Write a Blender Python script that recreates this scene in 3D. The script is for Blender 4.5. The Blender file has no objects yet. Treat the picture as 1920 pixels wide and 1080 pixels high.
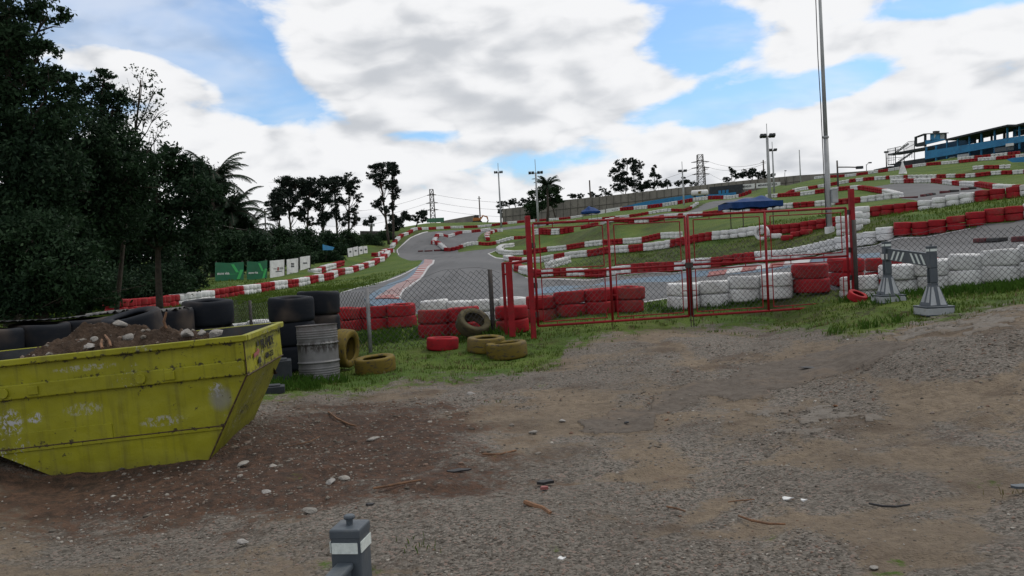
import bpy, math, random
import numpy as np
from mathutils import Vector, Matrix
random.seed(7); rng = np.random.default_rng(7)
scn = bpy.context.scene
R = math.radians
# ------------------------------------------------------------------ camera
W0, H0, F = 1920.0, 1080.0, 1600.0
CH = 1.65; PITCH = R(-1.79); ROLL = R(3.1)
fwd = Vector((0, math.cos(PITCH), math.sin(PITCH)))
r0 = Vector((1, 0, 0)); u0 = r0.cross(fwd)
rgt = r0*math.cos(ROLL) - u0*math.sin(ROLL)
upv = u0*math.cos(ROLL) + r0*math.sin(ROLL)
# world up must lean to the upper left of the picture
cam_d = bpy.data.cameras.new('camera'); cam = bpy.data.objects.new('camera', cam_d)
scn.collection.objects.link(cam)
cam_d.sensor_width = 36; cam_d.lens = 36*F/W0; cam_d.clip_start = .05; cam_d.clip_end = 6000
M = Matrix.Identity(4)
for i in range(3):
    M[i][0] = rgt[i]; M[i][1] = upv[i]; M[i][2] = -fwd[i]
M.translation = Vector((0, 0, CH)); cam.matrix_world = M
scn.camera = cam
_f, _r, _u = np.array(fwd), np.array(rgt), np.array(upv); _c = np.array([0, 0, CH])
def P(px, py, D):
    return _c + D*(_f + (px-960)/F*_r + (540-py)/F*_u)
def proj(p):
    d = np.asarray(p, float)-_c; D = d@_f
    D = np.where(np.abs(D) < 1e-6, 1e-6, D)
    return 960+F*(d@_r)/D, 540-F*(d@_u)/D, D
# ------------------------------------------------------------------ world and sun
SUN_EL, SUN_AZ = R(58), R(55)      # azimuth measured from +Y towards +X
w = bpy.data.worlds.new('World'); scn.world = w; w.use_nodes = True
nt = w.node_tree; nt.nodes.clear()
class NT:
    def __init__(s, t): s.t = t
    def n(s, typ, **k):
        nd = s.t.nodes.new(typ)
        for a, v in k.items():
            if a == 'ins':
                for i, x in v.items():
                    if isinstance(x, bpy.types.NodeSocket): s.t.links.new(x, nd.inputs[i])
                    else: nd.inputs[i].default_value = x
            else: setattr(nd, a, v)
        return nd
    def math(s, op, a, b=0.0, c=None, clamp=False):
        nd = s.n('ShaderNodeMath', operation=op, use_clamp=clamp, ins={0: a, 1: b})
        if c is not None:
            if isinstance(c, bpy.types.NodeSocket): s.t.links.new(c, nd.inputs[2])
            else: nd.inputs[2].default_value = c
        return nd.outputs[0]
    def vm(s, op, a, b=(0, 0, 0)):
        nd = s.n('ShaderNodeVectorMath', operation=op, ins={0: a, 1: b}); return nd
    def mix(s, f, a, b, bt='MIX'):
        nd = s.n('ShaderNodeMix', data_type='RGBA', blend_type=bt)
        for i, x in ((0, f), (6, a), (7, b)):
            if isinstance(x, bpy.types.NodeSocket): s.t.links.new(x, nd.inputs[i])
            else: nd.inputs[i].default_value = (*x, 1) if isinstance(x, tuple) and len(x) == 3 else x
        return nd.outputs[2]
    def noise(s, vec, scale, detail=4, rough=.55, dist=0.0):
        nd = s.n('ShaderNodeTexNoise', ins={'Scale': scale, 'Detail': detail, 'Roughness': rough, 'Distortion': dist})
        if vec is not None: s.t.links.new(vec, nd.inputs['Vector'])
        return nd.outputs[0]
    def ramp(s, f, lo, hi, a=0.0, b=1.0):
        nd = s.n('ShaderNodeMapRange', interpolation_type='SMOOTHSTEP', ins={0: f, 1: lo, 2: hi, 3: a, 4: b}); return nd.outputs[0]
N = NT(nt)
tc = N.n('ShaderNodeTexCoord').outputs['Generated']
sky = N.n('ShaderNodeTexSky'); sky.sky_type = 'NISHITA'; sky.sun_disc = False
sky.sun_elevation = SUN_EL; sky.sun_rotation = SUN_AZ; sky.air_density = 1.0; sky.dust_density = 1.2; sky.ozone_density = 1.6
sep = N.n('ShaderNodeSeparateXYZ', ins={0: tc})
pl = N.n('ShaderNodeMapping', ins={0: tc, 3: (1.0, 1.0, 2.3)}).outputs[0]
big = N.noise(pl, 2.6, 5, .54, .25)
def billow(v, sc):
    a = N.math('ABSOLUTE', N.math('SUBTRACT', N.noise(v, sc, 1, .5, .3), .5)); b = N.math('ABSOLUTE', N.math('SUBTRACT', N.noise(v, sc*2.3, 1, .5, .3), .5))
    return N.math('ADD', N.math('MULTIPLY', a, 1.5), N.math('MULTIPLY', b, .8))
bil = billow(pl, 6.5)
puff = N.noise(pl, 7.0, 5, .58, .15)
# openings of blue between the clouds: direction, angular reach sideways, reach upwards, tilt, strength
def opening(px, py, rx, ry, tilt):
    d = Vector(P(px, py, 1.0)-_c).normalized()
    e = Vector((0, 0, 1)); sx = d.cross(e).normalized(); sy = sx.cross(d).normalized()
    ct, st = math.cos(R(tilt)), math.sin(R(tilt)); ax = sx*ct+sy*st; ay = sy*ct-sx*st
    a = N.math('MULTIPLY', N.vm('DOT_PRODUCT', tc, tuple(ax)).outputs['Value'], F/rx)
    a = N.math('SUBTRACT', a, d.dot(ax)*F/rx)
    b = N.math('MULTIPLY', N.vm('DOT_PRODUCT', tc, tuple(ay)).outputs['Value'], F/ry)
    b = N.math('SUBTRACT', b, d.dot(ay)*F/ry)
    q = N.math('ADD', N.math('MULTIPLY', a, a), N.math('MULTIPLY', b, b))
    f = N.n('ShaderNodeVectorMath', operation='DOT_PRODUCT', ins={0: tc, 1: tuple(d)}).outputs['Value']
    g = N.math('EXPONENT', N.math('MULTIPLY', q, -1.0))
    return N.math('MULTIPLY', g, N.math('GREATER_THAN', f, 0.0))
OPEN = [(270, 25, 260, 60, -4, .62), (470, 140, 150, 60, -35, .5), (560, 215, 170, 38, 0, .34), (790, 252, 80, 14, 0, .30),
        (1310, 75, 110, 70, -20, .50), (1440, 175, 170, 42, 8, .55), (1610, 130, 70, 40, 20, .3), (1780, 5, 170, 28, 0, .5),
        (1200, 0, 120, 18, 0, .25), (420, 330, 130, 30, 0, .12), (130, 200, 200, 60, 10, .2), (1050, 300, 200, 22, 0, .16), (1240, 210, 120, 30, 10, .2)]
CLOUD = [(780, 70, 330, 90, 5, .38), (1650, 75, 260, 60, 8, .34), (900, 190, 400, 70, 0, .28), (450, 260, 230, 50, 8, .20), (1500, 255, 400, 50, 5, .25), (220, 120, 120, 35, -15, .22)]
cov = N.math('ADD', N.math('MULTIPLY', big, .75), N.math('MULTIPLY', puff, .30)); cov = N.math('ADD', cov, N.math('MULTIPLY', bil, .30))
for (a, b, c, d, t, s) in OPEN: cov = N.math('SUBTRACT', cov, N.math('MULTIPLY', opening(a, b, c, d, t), s))
for (a, b, c, d, t, s) in CLOUD: cov = N.math('ADD', cov, N.math('MULTIPLY', opening(a, b, c, d, t), s))
horizon_veil = N.ramp(sep.outputs[2], .16, .0, 0.0, .14)
cov = N.math('ADD', cov, horizon_veil)
fine = N.noise(pl, 17.0, 4, .6, .3); cov = N.math('ADD', cov, N.math('MULTIPLY', N.math('SUBTRACT', fine, .5), .34))
cover = N.ramp(cov, .36, .54)
veil = N.noise(N.n('ShaderNodeMapping', ins={0: tc, 2: (0, 0, .5), 3: (1.2, 3.0, 5.0)}).outputs[0], 1.6, 5, .62, .4)
cover = N.math('MAXIMUM', cover, N.math('ADD', N.math('MULTIPLY', N.ramp(veil, .42, .68), .52), .03))
puff2 = N.noise(N.vm('ADD', pl, (.012, .012, .045)).outputs[0], 7.0, 5, .58, .15)
big2 = N.noise(N.vm('ADD', pl, (.03, .03, .10)).outputs[0], 2.6, 3, .54, .25)
lit = N.math('ADD', N.math('MULTIPLY', N.math('SUBTRACT', puff, puff2), 1.1), N.math('MULTIPLY', N.math('SUBTRACT', big, big2), 1.5))
bil2 = billow(N.vm('ADD', pl, (.012, .010, .045)).outputs[0], 6.5)
lit = N.math('ADD', lit, N.math('MULTIPLY', N.math('SUBTRACT', bil, bil2), 1.3)); lit = N.math('ADD', lit, .72); lit = N.math('ADD', lit, N.math('MULTIPLY', N.math('SUBTRACT', fine, .5), .5))
thick = N.ramp(cov, .66, 1.05)
lit = N.math('SUBTRACT', lit, N.math('MULTIPLY', thick, .28))
litc = N.ramp(lit, .1, .85)
cloud_col = N.mix(litc, (5.8, 6.05, 6.45), (9.2, 9.25, 9.4))
skyc = N.mix(1.0, sky.outputs[0], (.98, 1.36, 1.66), 'MULTIPLY')
skyc = N.mix(.06, skyc, (6.5, 7.0, 7.5))
col = N.mix(cover, skyc, cloud_col)
bg = N.n('ShaderNodeBackground', ins={'Color': col, 'Strength': .1})
N.n('ShaderNodeOutputWorld', ins={0: bg.outputs[0]})
sd = bpy.data.lights.new('sun', 'SUN'); sd.energy = 1.5; sd.angle = R(9); sd.color = (1, .93, .82)
sun = bpy.data.objects.new('sun', sd); scn.collection.objects.link(sun)
sv = Vector((math.sin(SUN_AZ)*math.cos(SUN_EL), math.cos(SUN_AZ)*math.cos(SUN_EL), math.sin(SUN_EL)))
sun.rotation_euler = sv.to_track_quat('Z', 'Y').to_euler(); sun.location = (0, 0, 60)
scn.view_settings.view_transform = 'Standard'; scn.view_settings.look = 'None'
scn.view_settings.exposure = 0.0; scn.view_settings.gamma = 1.0
scn.render.resolution_x, scn.render.resolution_y = 1920, 1080
# ------------------------------------------------------------------ materials
def material(name, build):
    m = bpy.data.materials.new(name); m.use_nodes = True; t = m.node_tree; t.nodes.clear()
    n = NT(t); o = t.nodes.new('ShaderNodeOutputMaterial'); b = t.nodes.new('ShaderNodeBsdfPrincipled')
    t.links.new(b.outputs[0], o.inputs[0]); build(n, b); return m
def setc(n, b, c, rough=.7, bump=None, dist=.01, metallic=0.0, spec=.5):
    if isinstance(c, bpy.types.NodeSocket): n.t.links.new(c, b.inputs['Base Color'])
    else: b.inputs['Base Color'].default_value = (*c, 1)
    if isinstance(rough, bpy.types.NodeSocket): n.t.links.new(rough, b.inputs['Roughness'])
    else: b.inputs['Roughness'].default_value = rough
    b.inputs['Metallic'].default_value = metallic
    b.inputs['Specular IOR Level'].default_value = spec
    if bump is not None:
        bp = n.n('ShaderNodeBump', ins={'Strength': 1.0, 'Distance': dist, 'Height': bump})
        n.t.links.new(bp.outputs[0], b.inputs['Normal'])
def worn(name, c1, c2=None, scale=4.0, rough=.6, dirt=None, dirt_amt=.5, bump=.004, metallic=0.0, spec=.4, bscale=None):
    """paint or plastic whose colour drifts, with stains of dirt and a fine relief"""
    c2 = c2 or tuple(x*.75 for x in c1)
    def f(n, b):
        co = n.n('ShaderNodeTexCoord').outputs['Object']
        rnd = n.n('ShaderNodeObjectInfo').outputs['Random']
        v = n.vm('ADD', co, n.n('ShaderNodeCombineXYZ', ins={0: n.math('MULTIPLY', rnd, 37.), 1: n.math('MULTIPLY', rnd, 11.), 2: n.math('MULTIPLY', rnd, 71.)}).outputs[0]).outputs[0]
        a = n.noise(v, scale, 5, .6)
        c = n.mix(n.ramp(a, .3, .7), c1, c2)
        if dirt:
            d = n.noise(v, scale*2.2, 7, .7)
            c = n.mix(n.math('MULTIPLY', n.ramp(d, .5, .72), dirt_amt), c, dirt)
        h = n.noise(v, bscale or scale*9, 5, .6)
        setc(n, b, c, n.math('ADD', n.math('MULTIPLY', a, .25), rough-.12), h, bump, metallic, spec)
    return material(name, f)
def tyre_paint(name, c1, c2, scuff, amt):
    def f(n, b):
        co = n.n('ShaderNodeTexCoord').outputs['Object']
        rnd = n.n('ShaderNodeObjectInfo').outputs['Random']
        v = n.vm('ADD', co, n.n('ShaderNodeCombineXYZ', ins={0: n.math('MULTIPLY', rnd, 37.), 1: n.math('MULTIPLY', rnd, 11.), 2: n.math('MULTIPLY', rnd, 71.)}).outputs[0]).outputs[0]
        a = n.noise(v, 3.0, 4, .6)
        c = n.mix(n.ramp(a, .25, .75), c1, c2)
        c = n.mix(n.math('MULTIPLY', rnd, .45), c, tuple(x*.62 for x in c1))
        s = n.noise(n.n('ShaderNodeMapping', ins={0: v, 3: (2.5, 2.5, 9)}).outputs[0], 3.0, 8, .72)
        c = n.mix(n.math('MULTIPLY', n.ramp(s, .51, .62), amt), c, scuff)
        d = n.noise(v, 1.6, 3, .5)
        c = n.mix(n.math('MULTIPLY', n.ramp(d, .5, .8), .4), c, (.16, .12, .09))
        h = n.noise(v, 16, 5, .65)
        setc(n, b, c, .68, h, .0025, spec=.14)
    return material(name, f)
MT = {}
MT['red'] = tyre_paint('red_tyre_paint', (.31, .014, .020), (.22, .011, .017), (.05, .02, .02), .5)
MT['white'] = tyre_paint('white_tyre_paint', (.70, .71, .72), (.60, .61, .62), (.14, .12, .12), .45)
MT['yellow'] = tyre_paint('yellow_tyre_paint', (.165, .12, .02), (.12, .088, .02), (.035, .032, .03), .95)
MT['black'] = tyre_paint('black_rubber', (.010, .013, .019), (.007, .009, .014), (.02, .02, .022), .3)
MT['muddy'] = tyre_paint('muddy_rubber', (.10, .085, .04), (.05, .045, .035), (.02, .02, .02), .7)
m_redsteel = worn('red_painted_steel', (.27, .010, .016), (.18, .009, .014), 5, .55, (.07, .03, .02), .5, .002, spec=.2)
m_wire = worn('galvanised_wire', (.07, .07, .075), (.04, .04, .045), 8, .6, (.06, .035, .02), .5, .0005, .4)
m_darksteel = worn('dark_rusty_steel', (.045, .04, .04), (.03, .025, .022), 6, .7, (.09, .05, .03), .5, .002)
m_grey_post = worn('grey_steel_post', (.22, .23, .24), (.14, .14, .145), 6, .6, (.10, .07, .05), .5, .002)
m_plastic = worn('dark_grey_plastic', (.060, .075, .092), (.045, .058, .072), 4, .5, (.13, .13, .12), .35, .0015)
m_reflect = worn('white_reflective_tape', (.62, .68, .66), (.5, .56, .55), 60, .35, (.3, .3, .3), .4, .001)
m_retro_grey = worn('pale_grey_plastic', (.33, .35, .37), (.27, .29, .31), 5, .6, (.14, .13, .11), .5, .002)
m_concrete = worn('weathered_concrete', (.20, .185, .165), (.135, .125, .115), .25, .85, (.07, .065, .06), .6, .02)
m_white = worn('off_white_paint', (.62, .63, .63), (.5, .51, .52), 2, .6, (.2, .19, .17), .4, .002)
m_blue = worn('blue_painted_metal', (.014, .18, .37), (.012, .13, .29), .5, .6, (.02, .05, .08), .5, .004)
m_dark = worn('dark_grey_paint', (.022, .028, .036), (.014, .018, .022), 2, .7, (.05, .05, .05), .3, .003)
m_tarp = worn('blue_tarpaulin', (.008, .040, .15), (.006, .030, .11), 1.5, .65, (.02, .04, .1), .3, .006, spec=.15)
m_black = worn('black_paint', (.010, .010, .012), (.016, .016, .018), 5, .6)
m_greenpvc = worn('green_banner_vinyl', (.005, .115, .05), (.004, .085, .038), 1, .45, (.03, .06, .03), .3, .003)
m_lime = worn('bright_green_print', (.03, .33, .09), (.03, .28, .07), 3, .5)
m_bark = worn('brown_bark', (.055, .042, .032), (.03, .024, .019), 6, .9, (.09, .08, .07), .5, .02)
m_wood = worn('splintered_wood', (.20, .10, .05), (.10, .055, .03), 12, .8, (.03, .02, .02), .6, .006)
m_stone = worn('grey_stone', (.30, .29, .28), (.20, .19, .18), 9, .85, (.10, .08, .06), .5, .01)
m_rubble = worn('pale_concrete_rubble', (.30, .285, .265), (.19, .18, .165), 10, .9, (.17, .13, .10), .5, .015)
m_orange = worn('orange_machine_paint', (.42, .15, .03), (.30, .10, .02), 1, .5, (.08, .05, .03), .4)
m_gravelstone = None
def soil(n, b):
    co = n.n('ShaderNodeTexCoord').outputs['Object']
    a = n.noise(co, 3.5, 8, .65); d = n.noise(co, 28, 6, .7)
    c = n.mix(n.ramp(a, .3, .7), (.040, .027, .019), (.085, .058, .041))
    c = n.mix(n.math('MULTIPLY', n.ramp(d, .60, .72), .6), c, (.22, .17, .14))
    setc(n, b, c, .95, n.math('ADD', n.math('MULTIPLY', a, 2.0), d), .035, spec=.15)
m_soil = material('brown_soil', soil)
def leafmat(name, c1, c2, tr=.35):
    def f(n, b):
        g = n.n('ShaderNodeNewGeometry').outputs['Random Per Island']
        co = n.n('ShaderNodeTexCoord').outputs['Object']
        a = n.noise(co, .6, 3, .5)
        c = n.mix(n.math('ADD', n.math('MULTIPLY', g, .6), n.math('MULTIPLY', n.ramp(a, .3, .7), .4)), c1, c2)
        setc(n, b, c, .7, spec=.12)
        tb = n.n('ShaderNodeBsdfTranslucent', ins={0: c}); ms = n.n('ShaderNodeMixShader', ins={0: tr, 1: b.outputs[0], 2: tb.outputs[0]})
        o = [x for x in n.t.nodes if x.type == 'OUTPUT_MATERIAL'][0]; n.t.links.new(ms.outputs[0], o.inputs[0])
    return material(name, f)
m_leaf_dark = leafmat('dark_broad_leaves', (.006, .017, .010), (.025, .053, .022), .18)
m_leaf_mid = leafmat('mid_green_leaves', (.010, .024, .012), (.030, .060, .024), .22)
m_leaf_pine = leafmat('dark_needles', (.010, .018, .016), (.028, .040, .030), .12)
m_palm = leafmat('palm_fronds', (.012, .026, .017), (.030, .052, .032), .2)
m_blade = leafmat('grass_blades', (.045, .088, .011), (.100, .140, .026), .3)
m_weed = leafmat('weed_leaves', (.032, .080, .010), (.065, .13, .02), .3)
m_drygrass = leafmat('dry_grass', (.12, .11, .05), (.20, .17, .09), .3)
def gravel_bits(n, b):
    g = n.n('ShaderNodeNewGeometry').outputs['Random Per Island']
    cr = n.n('ShaderNodeValToRGB', ins={0: g}); e = cr.color_ramp.elements
    e[0].color = (.065, .056, .046, 1); e[1].color = (.34, .32, .29, 1)
    for p_, c_ in ((.35, (.125, .112, .096, 1)), (.7, (.185, .168, .146, 1)), (.85, (.13, .082, .06, 1)), (.97, (.20, .185, .165, 1))):
        q = e.new(p_); q.color = c_
    setc(n, b, cr.outputs[0], .9, spec=.2)
m_gravelstone = material('gravel_stones', gravel_bits)
def ground_mat(n, b):
    co = n.n('ShaderNodeTexCoord').outputs['Object']
    at = lambda s: n.n('ShaderNodeAttribute', attribute_name=s).outputs['Fac']
    g, d, p, sa, pc = at('grass'), at('dirt'), at('pave'), at('sand'), at('pale')
    n1 = n.noise(co, .55, 6, .62); n2 = n.noise(co, 2.2, 7, .66); n3 = n.noise(co, 11, 6, .7)
    vor = n.n('ShaderNodeTexVoronoi', feature='F1', ins={'Vector': co, 'Scale': 55.0, 'Randomness': 1.0})
    vorb = n.n('ShaderNodeTexVoronoi', feature='F1', ins={'Vector': co, 'Scale': 24.0, 'Randomness': 1.0})
    vc = n.n('ShaderNodeSeparateColor', ins={0: vor.outputs['Color']}).outputs[0]
    grav = n.mix(vc, (.050, .044, .037), (.205, .188, .166))
    grav = n.mix(n.math('MULTIPLY', n.ramp(vc, .8, 1.0), .5), grav, (.18, .10, .08))
    sand = n.mix(n.ramp(n3, .3, .7), (.115, .087, .062), (.200, .158, .112))
    s = n.ramp(n.math('ADD', sa, n.math('MULTIPLY', n.math('SUBTRACT', n.math('ADD', n.math('MULTIPLY', n2, .6), n.math('MULTIPLY', n3, .4)), .5), 1.6)), .36, .66)
    c = n.mix(n.math('MULTIPLY', s, .9), grav, sand)
    br = n.ramp(n.math('ADD', n.math('MULTIPLY', n.noise(co, 1.1, 6, .65, .4), .8), n.math('MULTIPLY', n3, .2)), .53, .62)
    c = n.mix(n.math('MULTIPLY', br, .55), c, (.050, .031, .021))
    c = n.mix(n.math('MULTIPLY', n.ramp(n1, .35, .65), .38), c, (.075, .063, .052))
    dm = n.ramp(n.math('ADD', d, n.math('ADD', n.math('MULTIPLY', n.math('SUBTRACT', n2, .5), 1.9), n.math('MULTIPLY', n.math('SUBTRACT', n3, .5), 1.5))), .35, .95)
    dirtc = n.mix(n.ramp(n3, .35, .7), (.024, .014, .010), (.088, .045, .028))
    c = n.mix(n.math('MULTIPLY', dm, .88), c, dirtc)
    pm = n.ramp(n.math('ADD', p, n.math('MULTIPLY', n.math('SUBTRACT', n3, .5), .6)), .46, .56)
    pav = n.mix(n.ramp(n3, .3, .7), (.070, .058, .048), (.108, .092, .078))
    pav = n.mix(n.ramp(pc, .3, .7), pav, n.mix(n.ramp(n3, .3, .7), (.10, .088, .077), (.16, .145, .128)))
    pav = n.mix(n.math('MULTIPLY', n.ramp(n2, .52, .62), .5), pav, (.13, .10, .075))
    c = n.mix(pm, c, pav)
    gm = n.ramp(n.math('ADD', g, n.math('ADD', n.math('MULTIPLY', n.math('SUBTRACT', n2, .5), 1.5), n.math('MULTIPLY', n.math('SUBTRACT', n3, .5), 1.3))), .36, .66)
    gn = n.noise(co, .35, 6, .65); gf = n.noise(co, 30, 5, .7)
    gc = n.mix(n.ramp(gn, .35, .65), (.040, .082, .009), (.080, .116, .016))
    gc = n.mix(n.math('MULTIPLY', n.ramp(gf, .45, .75), .45), gc, (.018, .036, .006))
    gb = n.noise(co, .9, 7, .7)
    gc = n.mix(n.math('MULTIPLY', n.ramp(gb, .54, .70), .55), gc, (.062, .056, .020))
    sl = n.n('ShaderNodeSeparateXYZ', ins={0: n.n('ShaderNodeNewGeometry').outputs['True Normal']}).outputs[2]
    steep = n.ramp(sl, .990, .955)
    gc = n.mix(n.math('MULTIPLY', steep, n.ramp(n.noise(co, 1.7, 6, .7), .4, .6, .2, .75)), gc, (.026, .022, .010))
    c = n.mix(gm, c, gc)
    h = n.math('ADD', n.math('MULTIPLY', n.math('SUBTRACT', 1.0, vor.outputs['Distance']), .35), n.math('MULTIPLY', n3, .9))
    h = n.math('ADD', h, n.math('MULTIPLY', n.math('SUBTRACT', 1.0, vorb.outputs['Distance']), .35))
    h = n.math('MULTIPLY', h, n.math('SUBTRACT', 1.0, n.math('MULTIPLY', pm, .8)))
    h = n.math('ADD', h, n.math('MULTIPLY', n2, 1.5))
    h = n.math('ADD', h, n.math('MULTIPLY', n.math('MULTIPLY', pm, n3), .35))
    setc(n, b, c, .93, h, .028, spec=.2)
m_ground = material('gravel_lot_and_grass', ground_mat)
def asphalt(n, b):
    co = n.n('ShaderNodeTexCoord').outputs['Object']
    a = n.noise(co, .12, 5, .6); f = n.noise(co, 25, 5, .7)
    st = n.noise(n.n('ShaderNodeMapping', ins={0: co, 2: (0, 0, R(28)), 3: (.9, .04, 1)}).outputs[0], 1.0, 6, .6)
    c = n.mix(n.ramp(a, .3, .7), (.078, .081, .087), (.106, .108, .115))
    c = n.mix(n.math('MULTIPLY', n.ramp(st, .5, .68), .5), c, (.048, .049, .054))
    c = n.mix(n.math('MULTIPLY', n.ramp(f, .55, .75), .3), c, (.17, .17, .175))
    ed = n.noise(co, .7, 6, .7)
    c = n.mix(n.math('MULTIPLY', n.ramp(ed, .58, .72), .3), c, (.15, .13, .11))
    setc(n, b, c, .85, f, .008, spec=.3)
m_asphalt = material('worn_asphalt', asphalt)
m_kerbblue = worn('faded_blue_paint', (.055, .115, .185), (.085, .125, .165), 1.2, .7, (.12, .12, .125), .7, .004)
m_kerbred = worn('faded_red_paint', (.26, .075, .07), (.20, .07, .065), 1.2, .7, (.14, .12, .12), .7, .004)
m_kerbwhite = worn('faded_white_paint', (.42, .42, .43), (.33, .33, .34), 1.2, .7, (.15, .14, .14), .6, .004)
def skip_mat(n, b):
    co = n.n('ShaderNodeTexCoord').outputs['Object']; xyz = n.n('ShaderNodeSeparateXYZ', ins={0: co}); X, Z = xyz.outputs[0], xyz.outputs[2]
    a = n.noise(co, 1.5, 5, .6)
    c = n.mix(n.ramp(a, .3, .7), (.255, .252, .004), (.195, .195, .006))
    st = n.noise(n.n('ShaderNodeMapping', ins={0: co, 3: (9, 9, .7)}).outputs[0], 1.5, 6, .6)
    c = n.mix(n.math('MULTIPLY', n.ramp(st, .48, .72), .45), c, (.085, .075, .015))
    g = n.noise(co, .9, 4, .6)
    c = n.mix(n.math('MULTIPLY', n.ramp(g, .55, .8), .3), c, (.14, .14, .07))
    ch = n.noise(n.n('ShaderNodeMapping', ins={0: co, 3: (1, 1, .7)}).outputs[0], 30, 7, .75)
    patch = n.ramp(n.noise(co, 1.6, 2, .5), .56, .68)
    m = n.math('MULTIPLY', n.ramp(ch, .575, .60), patch)
    for (cx, cz, rx, rz, k) in ((-1.62, .55, .10, .12, 1.0), (-1.42, .57, .07, .05, 1.0), (-.35, .42, .20, .05, .6), (-.95, .96, .28, .03, .55), (.14, .64, .07, .07, .9), (-1.0, .60, .18, .06, .4)):
        d = n.math('ADD', n.math('POWER', n.math('DIVIDE', n.math('SUBTRACT', X, cx), rx), 2.0), n.math('POWER', n.math('DIVIDE', n.math('SUBTRACT', Z, cz), rz), 2.0))
        m = n.math('MAXIMUM', m, n.math('MULTIPLY', n.ramp(ch, .50, .54), n.math('MULTIPLY', n.ramp(d, 1.3, .4), k)))
    c = n.mix(m, c, (.36, .37, .39))
    d = n.math('ADD', n.math('POWER', n.math('DIVIDE', n.math('SUBTRACT', X, .17), .12), 2.0), n.math('POWER', n.math('DIVIDE', n.math('SUBTRACT', Z, .56), .13), 2.0))
    c = n.mix(n.math('MULTIPLY', n.ramp(n.math('ADD', d, n.math('MULTIPLY', ch, .6)), 1.4, .3), .7), c, (.17, .17, .17))
    ru = n.noise(n.vm('ADD', co, (7.3, 2.1, 4.4)).outputs[0], 15, 8, .75)
    edge = 0.0
    for z0 in (1.045, .885, .75, .32, .02):
        e = n.ramp(n.math('ABSOLUTE', n.math('SUBTRACT', Z, z0)), .045, .0); edge = e if edge == 0.0 else n.math('MAXIMUM', edge, e)
    thr = n.math('SUBTRACT', n.math('ADD', ru, n.math('MULTIPLY', edge, .09)), n.math('MULTIPLY', n.math('SUBTRACT', .5, g), .25))
    c = n.mix(n.math('MULTIPLY', n.ramp(thr, .615, .65), .92), c, (.022, .016, .011))
    lowd = n.math('MULTIPLY', n.ramp(Z, .22, .0), n.ramp(g, .3, .6)); c = n.mix(n.math('MULTIPLY', lowd, .5), c, (.06, .045, .02))
    setc(n, b, c, n.math('ADD', .42, n.math('MULTIPLY', a, .25)), n.math('ADD', n.math('MULTIPLY', n.noise(co, 2.6, 2, .5), 9.0), ru), .005, spec=.35)
m_skip = material('chipped_yellow_paint', skip_mat)
m_skipin = worn('scraped_steel', (.055, .06, .065), (.03, .033, .036), 3, .6, (.08, .05, .035), .6, .004)
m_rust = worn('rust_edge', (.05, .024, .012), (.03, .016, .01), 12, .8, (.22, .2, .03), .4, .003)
def drum_mat(n, b):
    co = n.n('ShaderNodeTexCoord').outputs['Object']; z = n.n('ShaderNodeSeparateXYZ', ins={0: co}).outputs[2]
    a = n.noise(co, 3, 6, .65)
    c = n.mix(n.ramp(a, .3, .7), (.165, .165, .17), (.105, .105, .105))
    r = n.noise(n.n('ShaderNodeMapping', ins={0: co, 3: (3, 3, 1.2)}).outputs[0], 6, 8, .75)
    zc = n.math('ABSOLUTE', n.math('SUBTRACT', z, .53))
    k = n.math('MULTIPLY', n.ramp(zc, .14, .02), n.ramp(r, .42, .54))
    c = n.mix(k, c, (.025, .02, .018))
    k2 = n.math('MULTIPLY', n.ramp(z, .62, .9), n.ramp(r, .35, .7))
    c = n.mix(n.math('MULTIPLY', k2, .7), c, (.10, .055, .05))
    setc(n, b, c, .55, r, .004, .25, .5)
m_drum = material('corroded_drum_steel', drum_mat)
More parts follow.
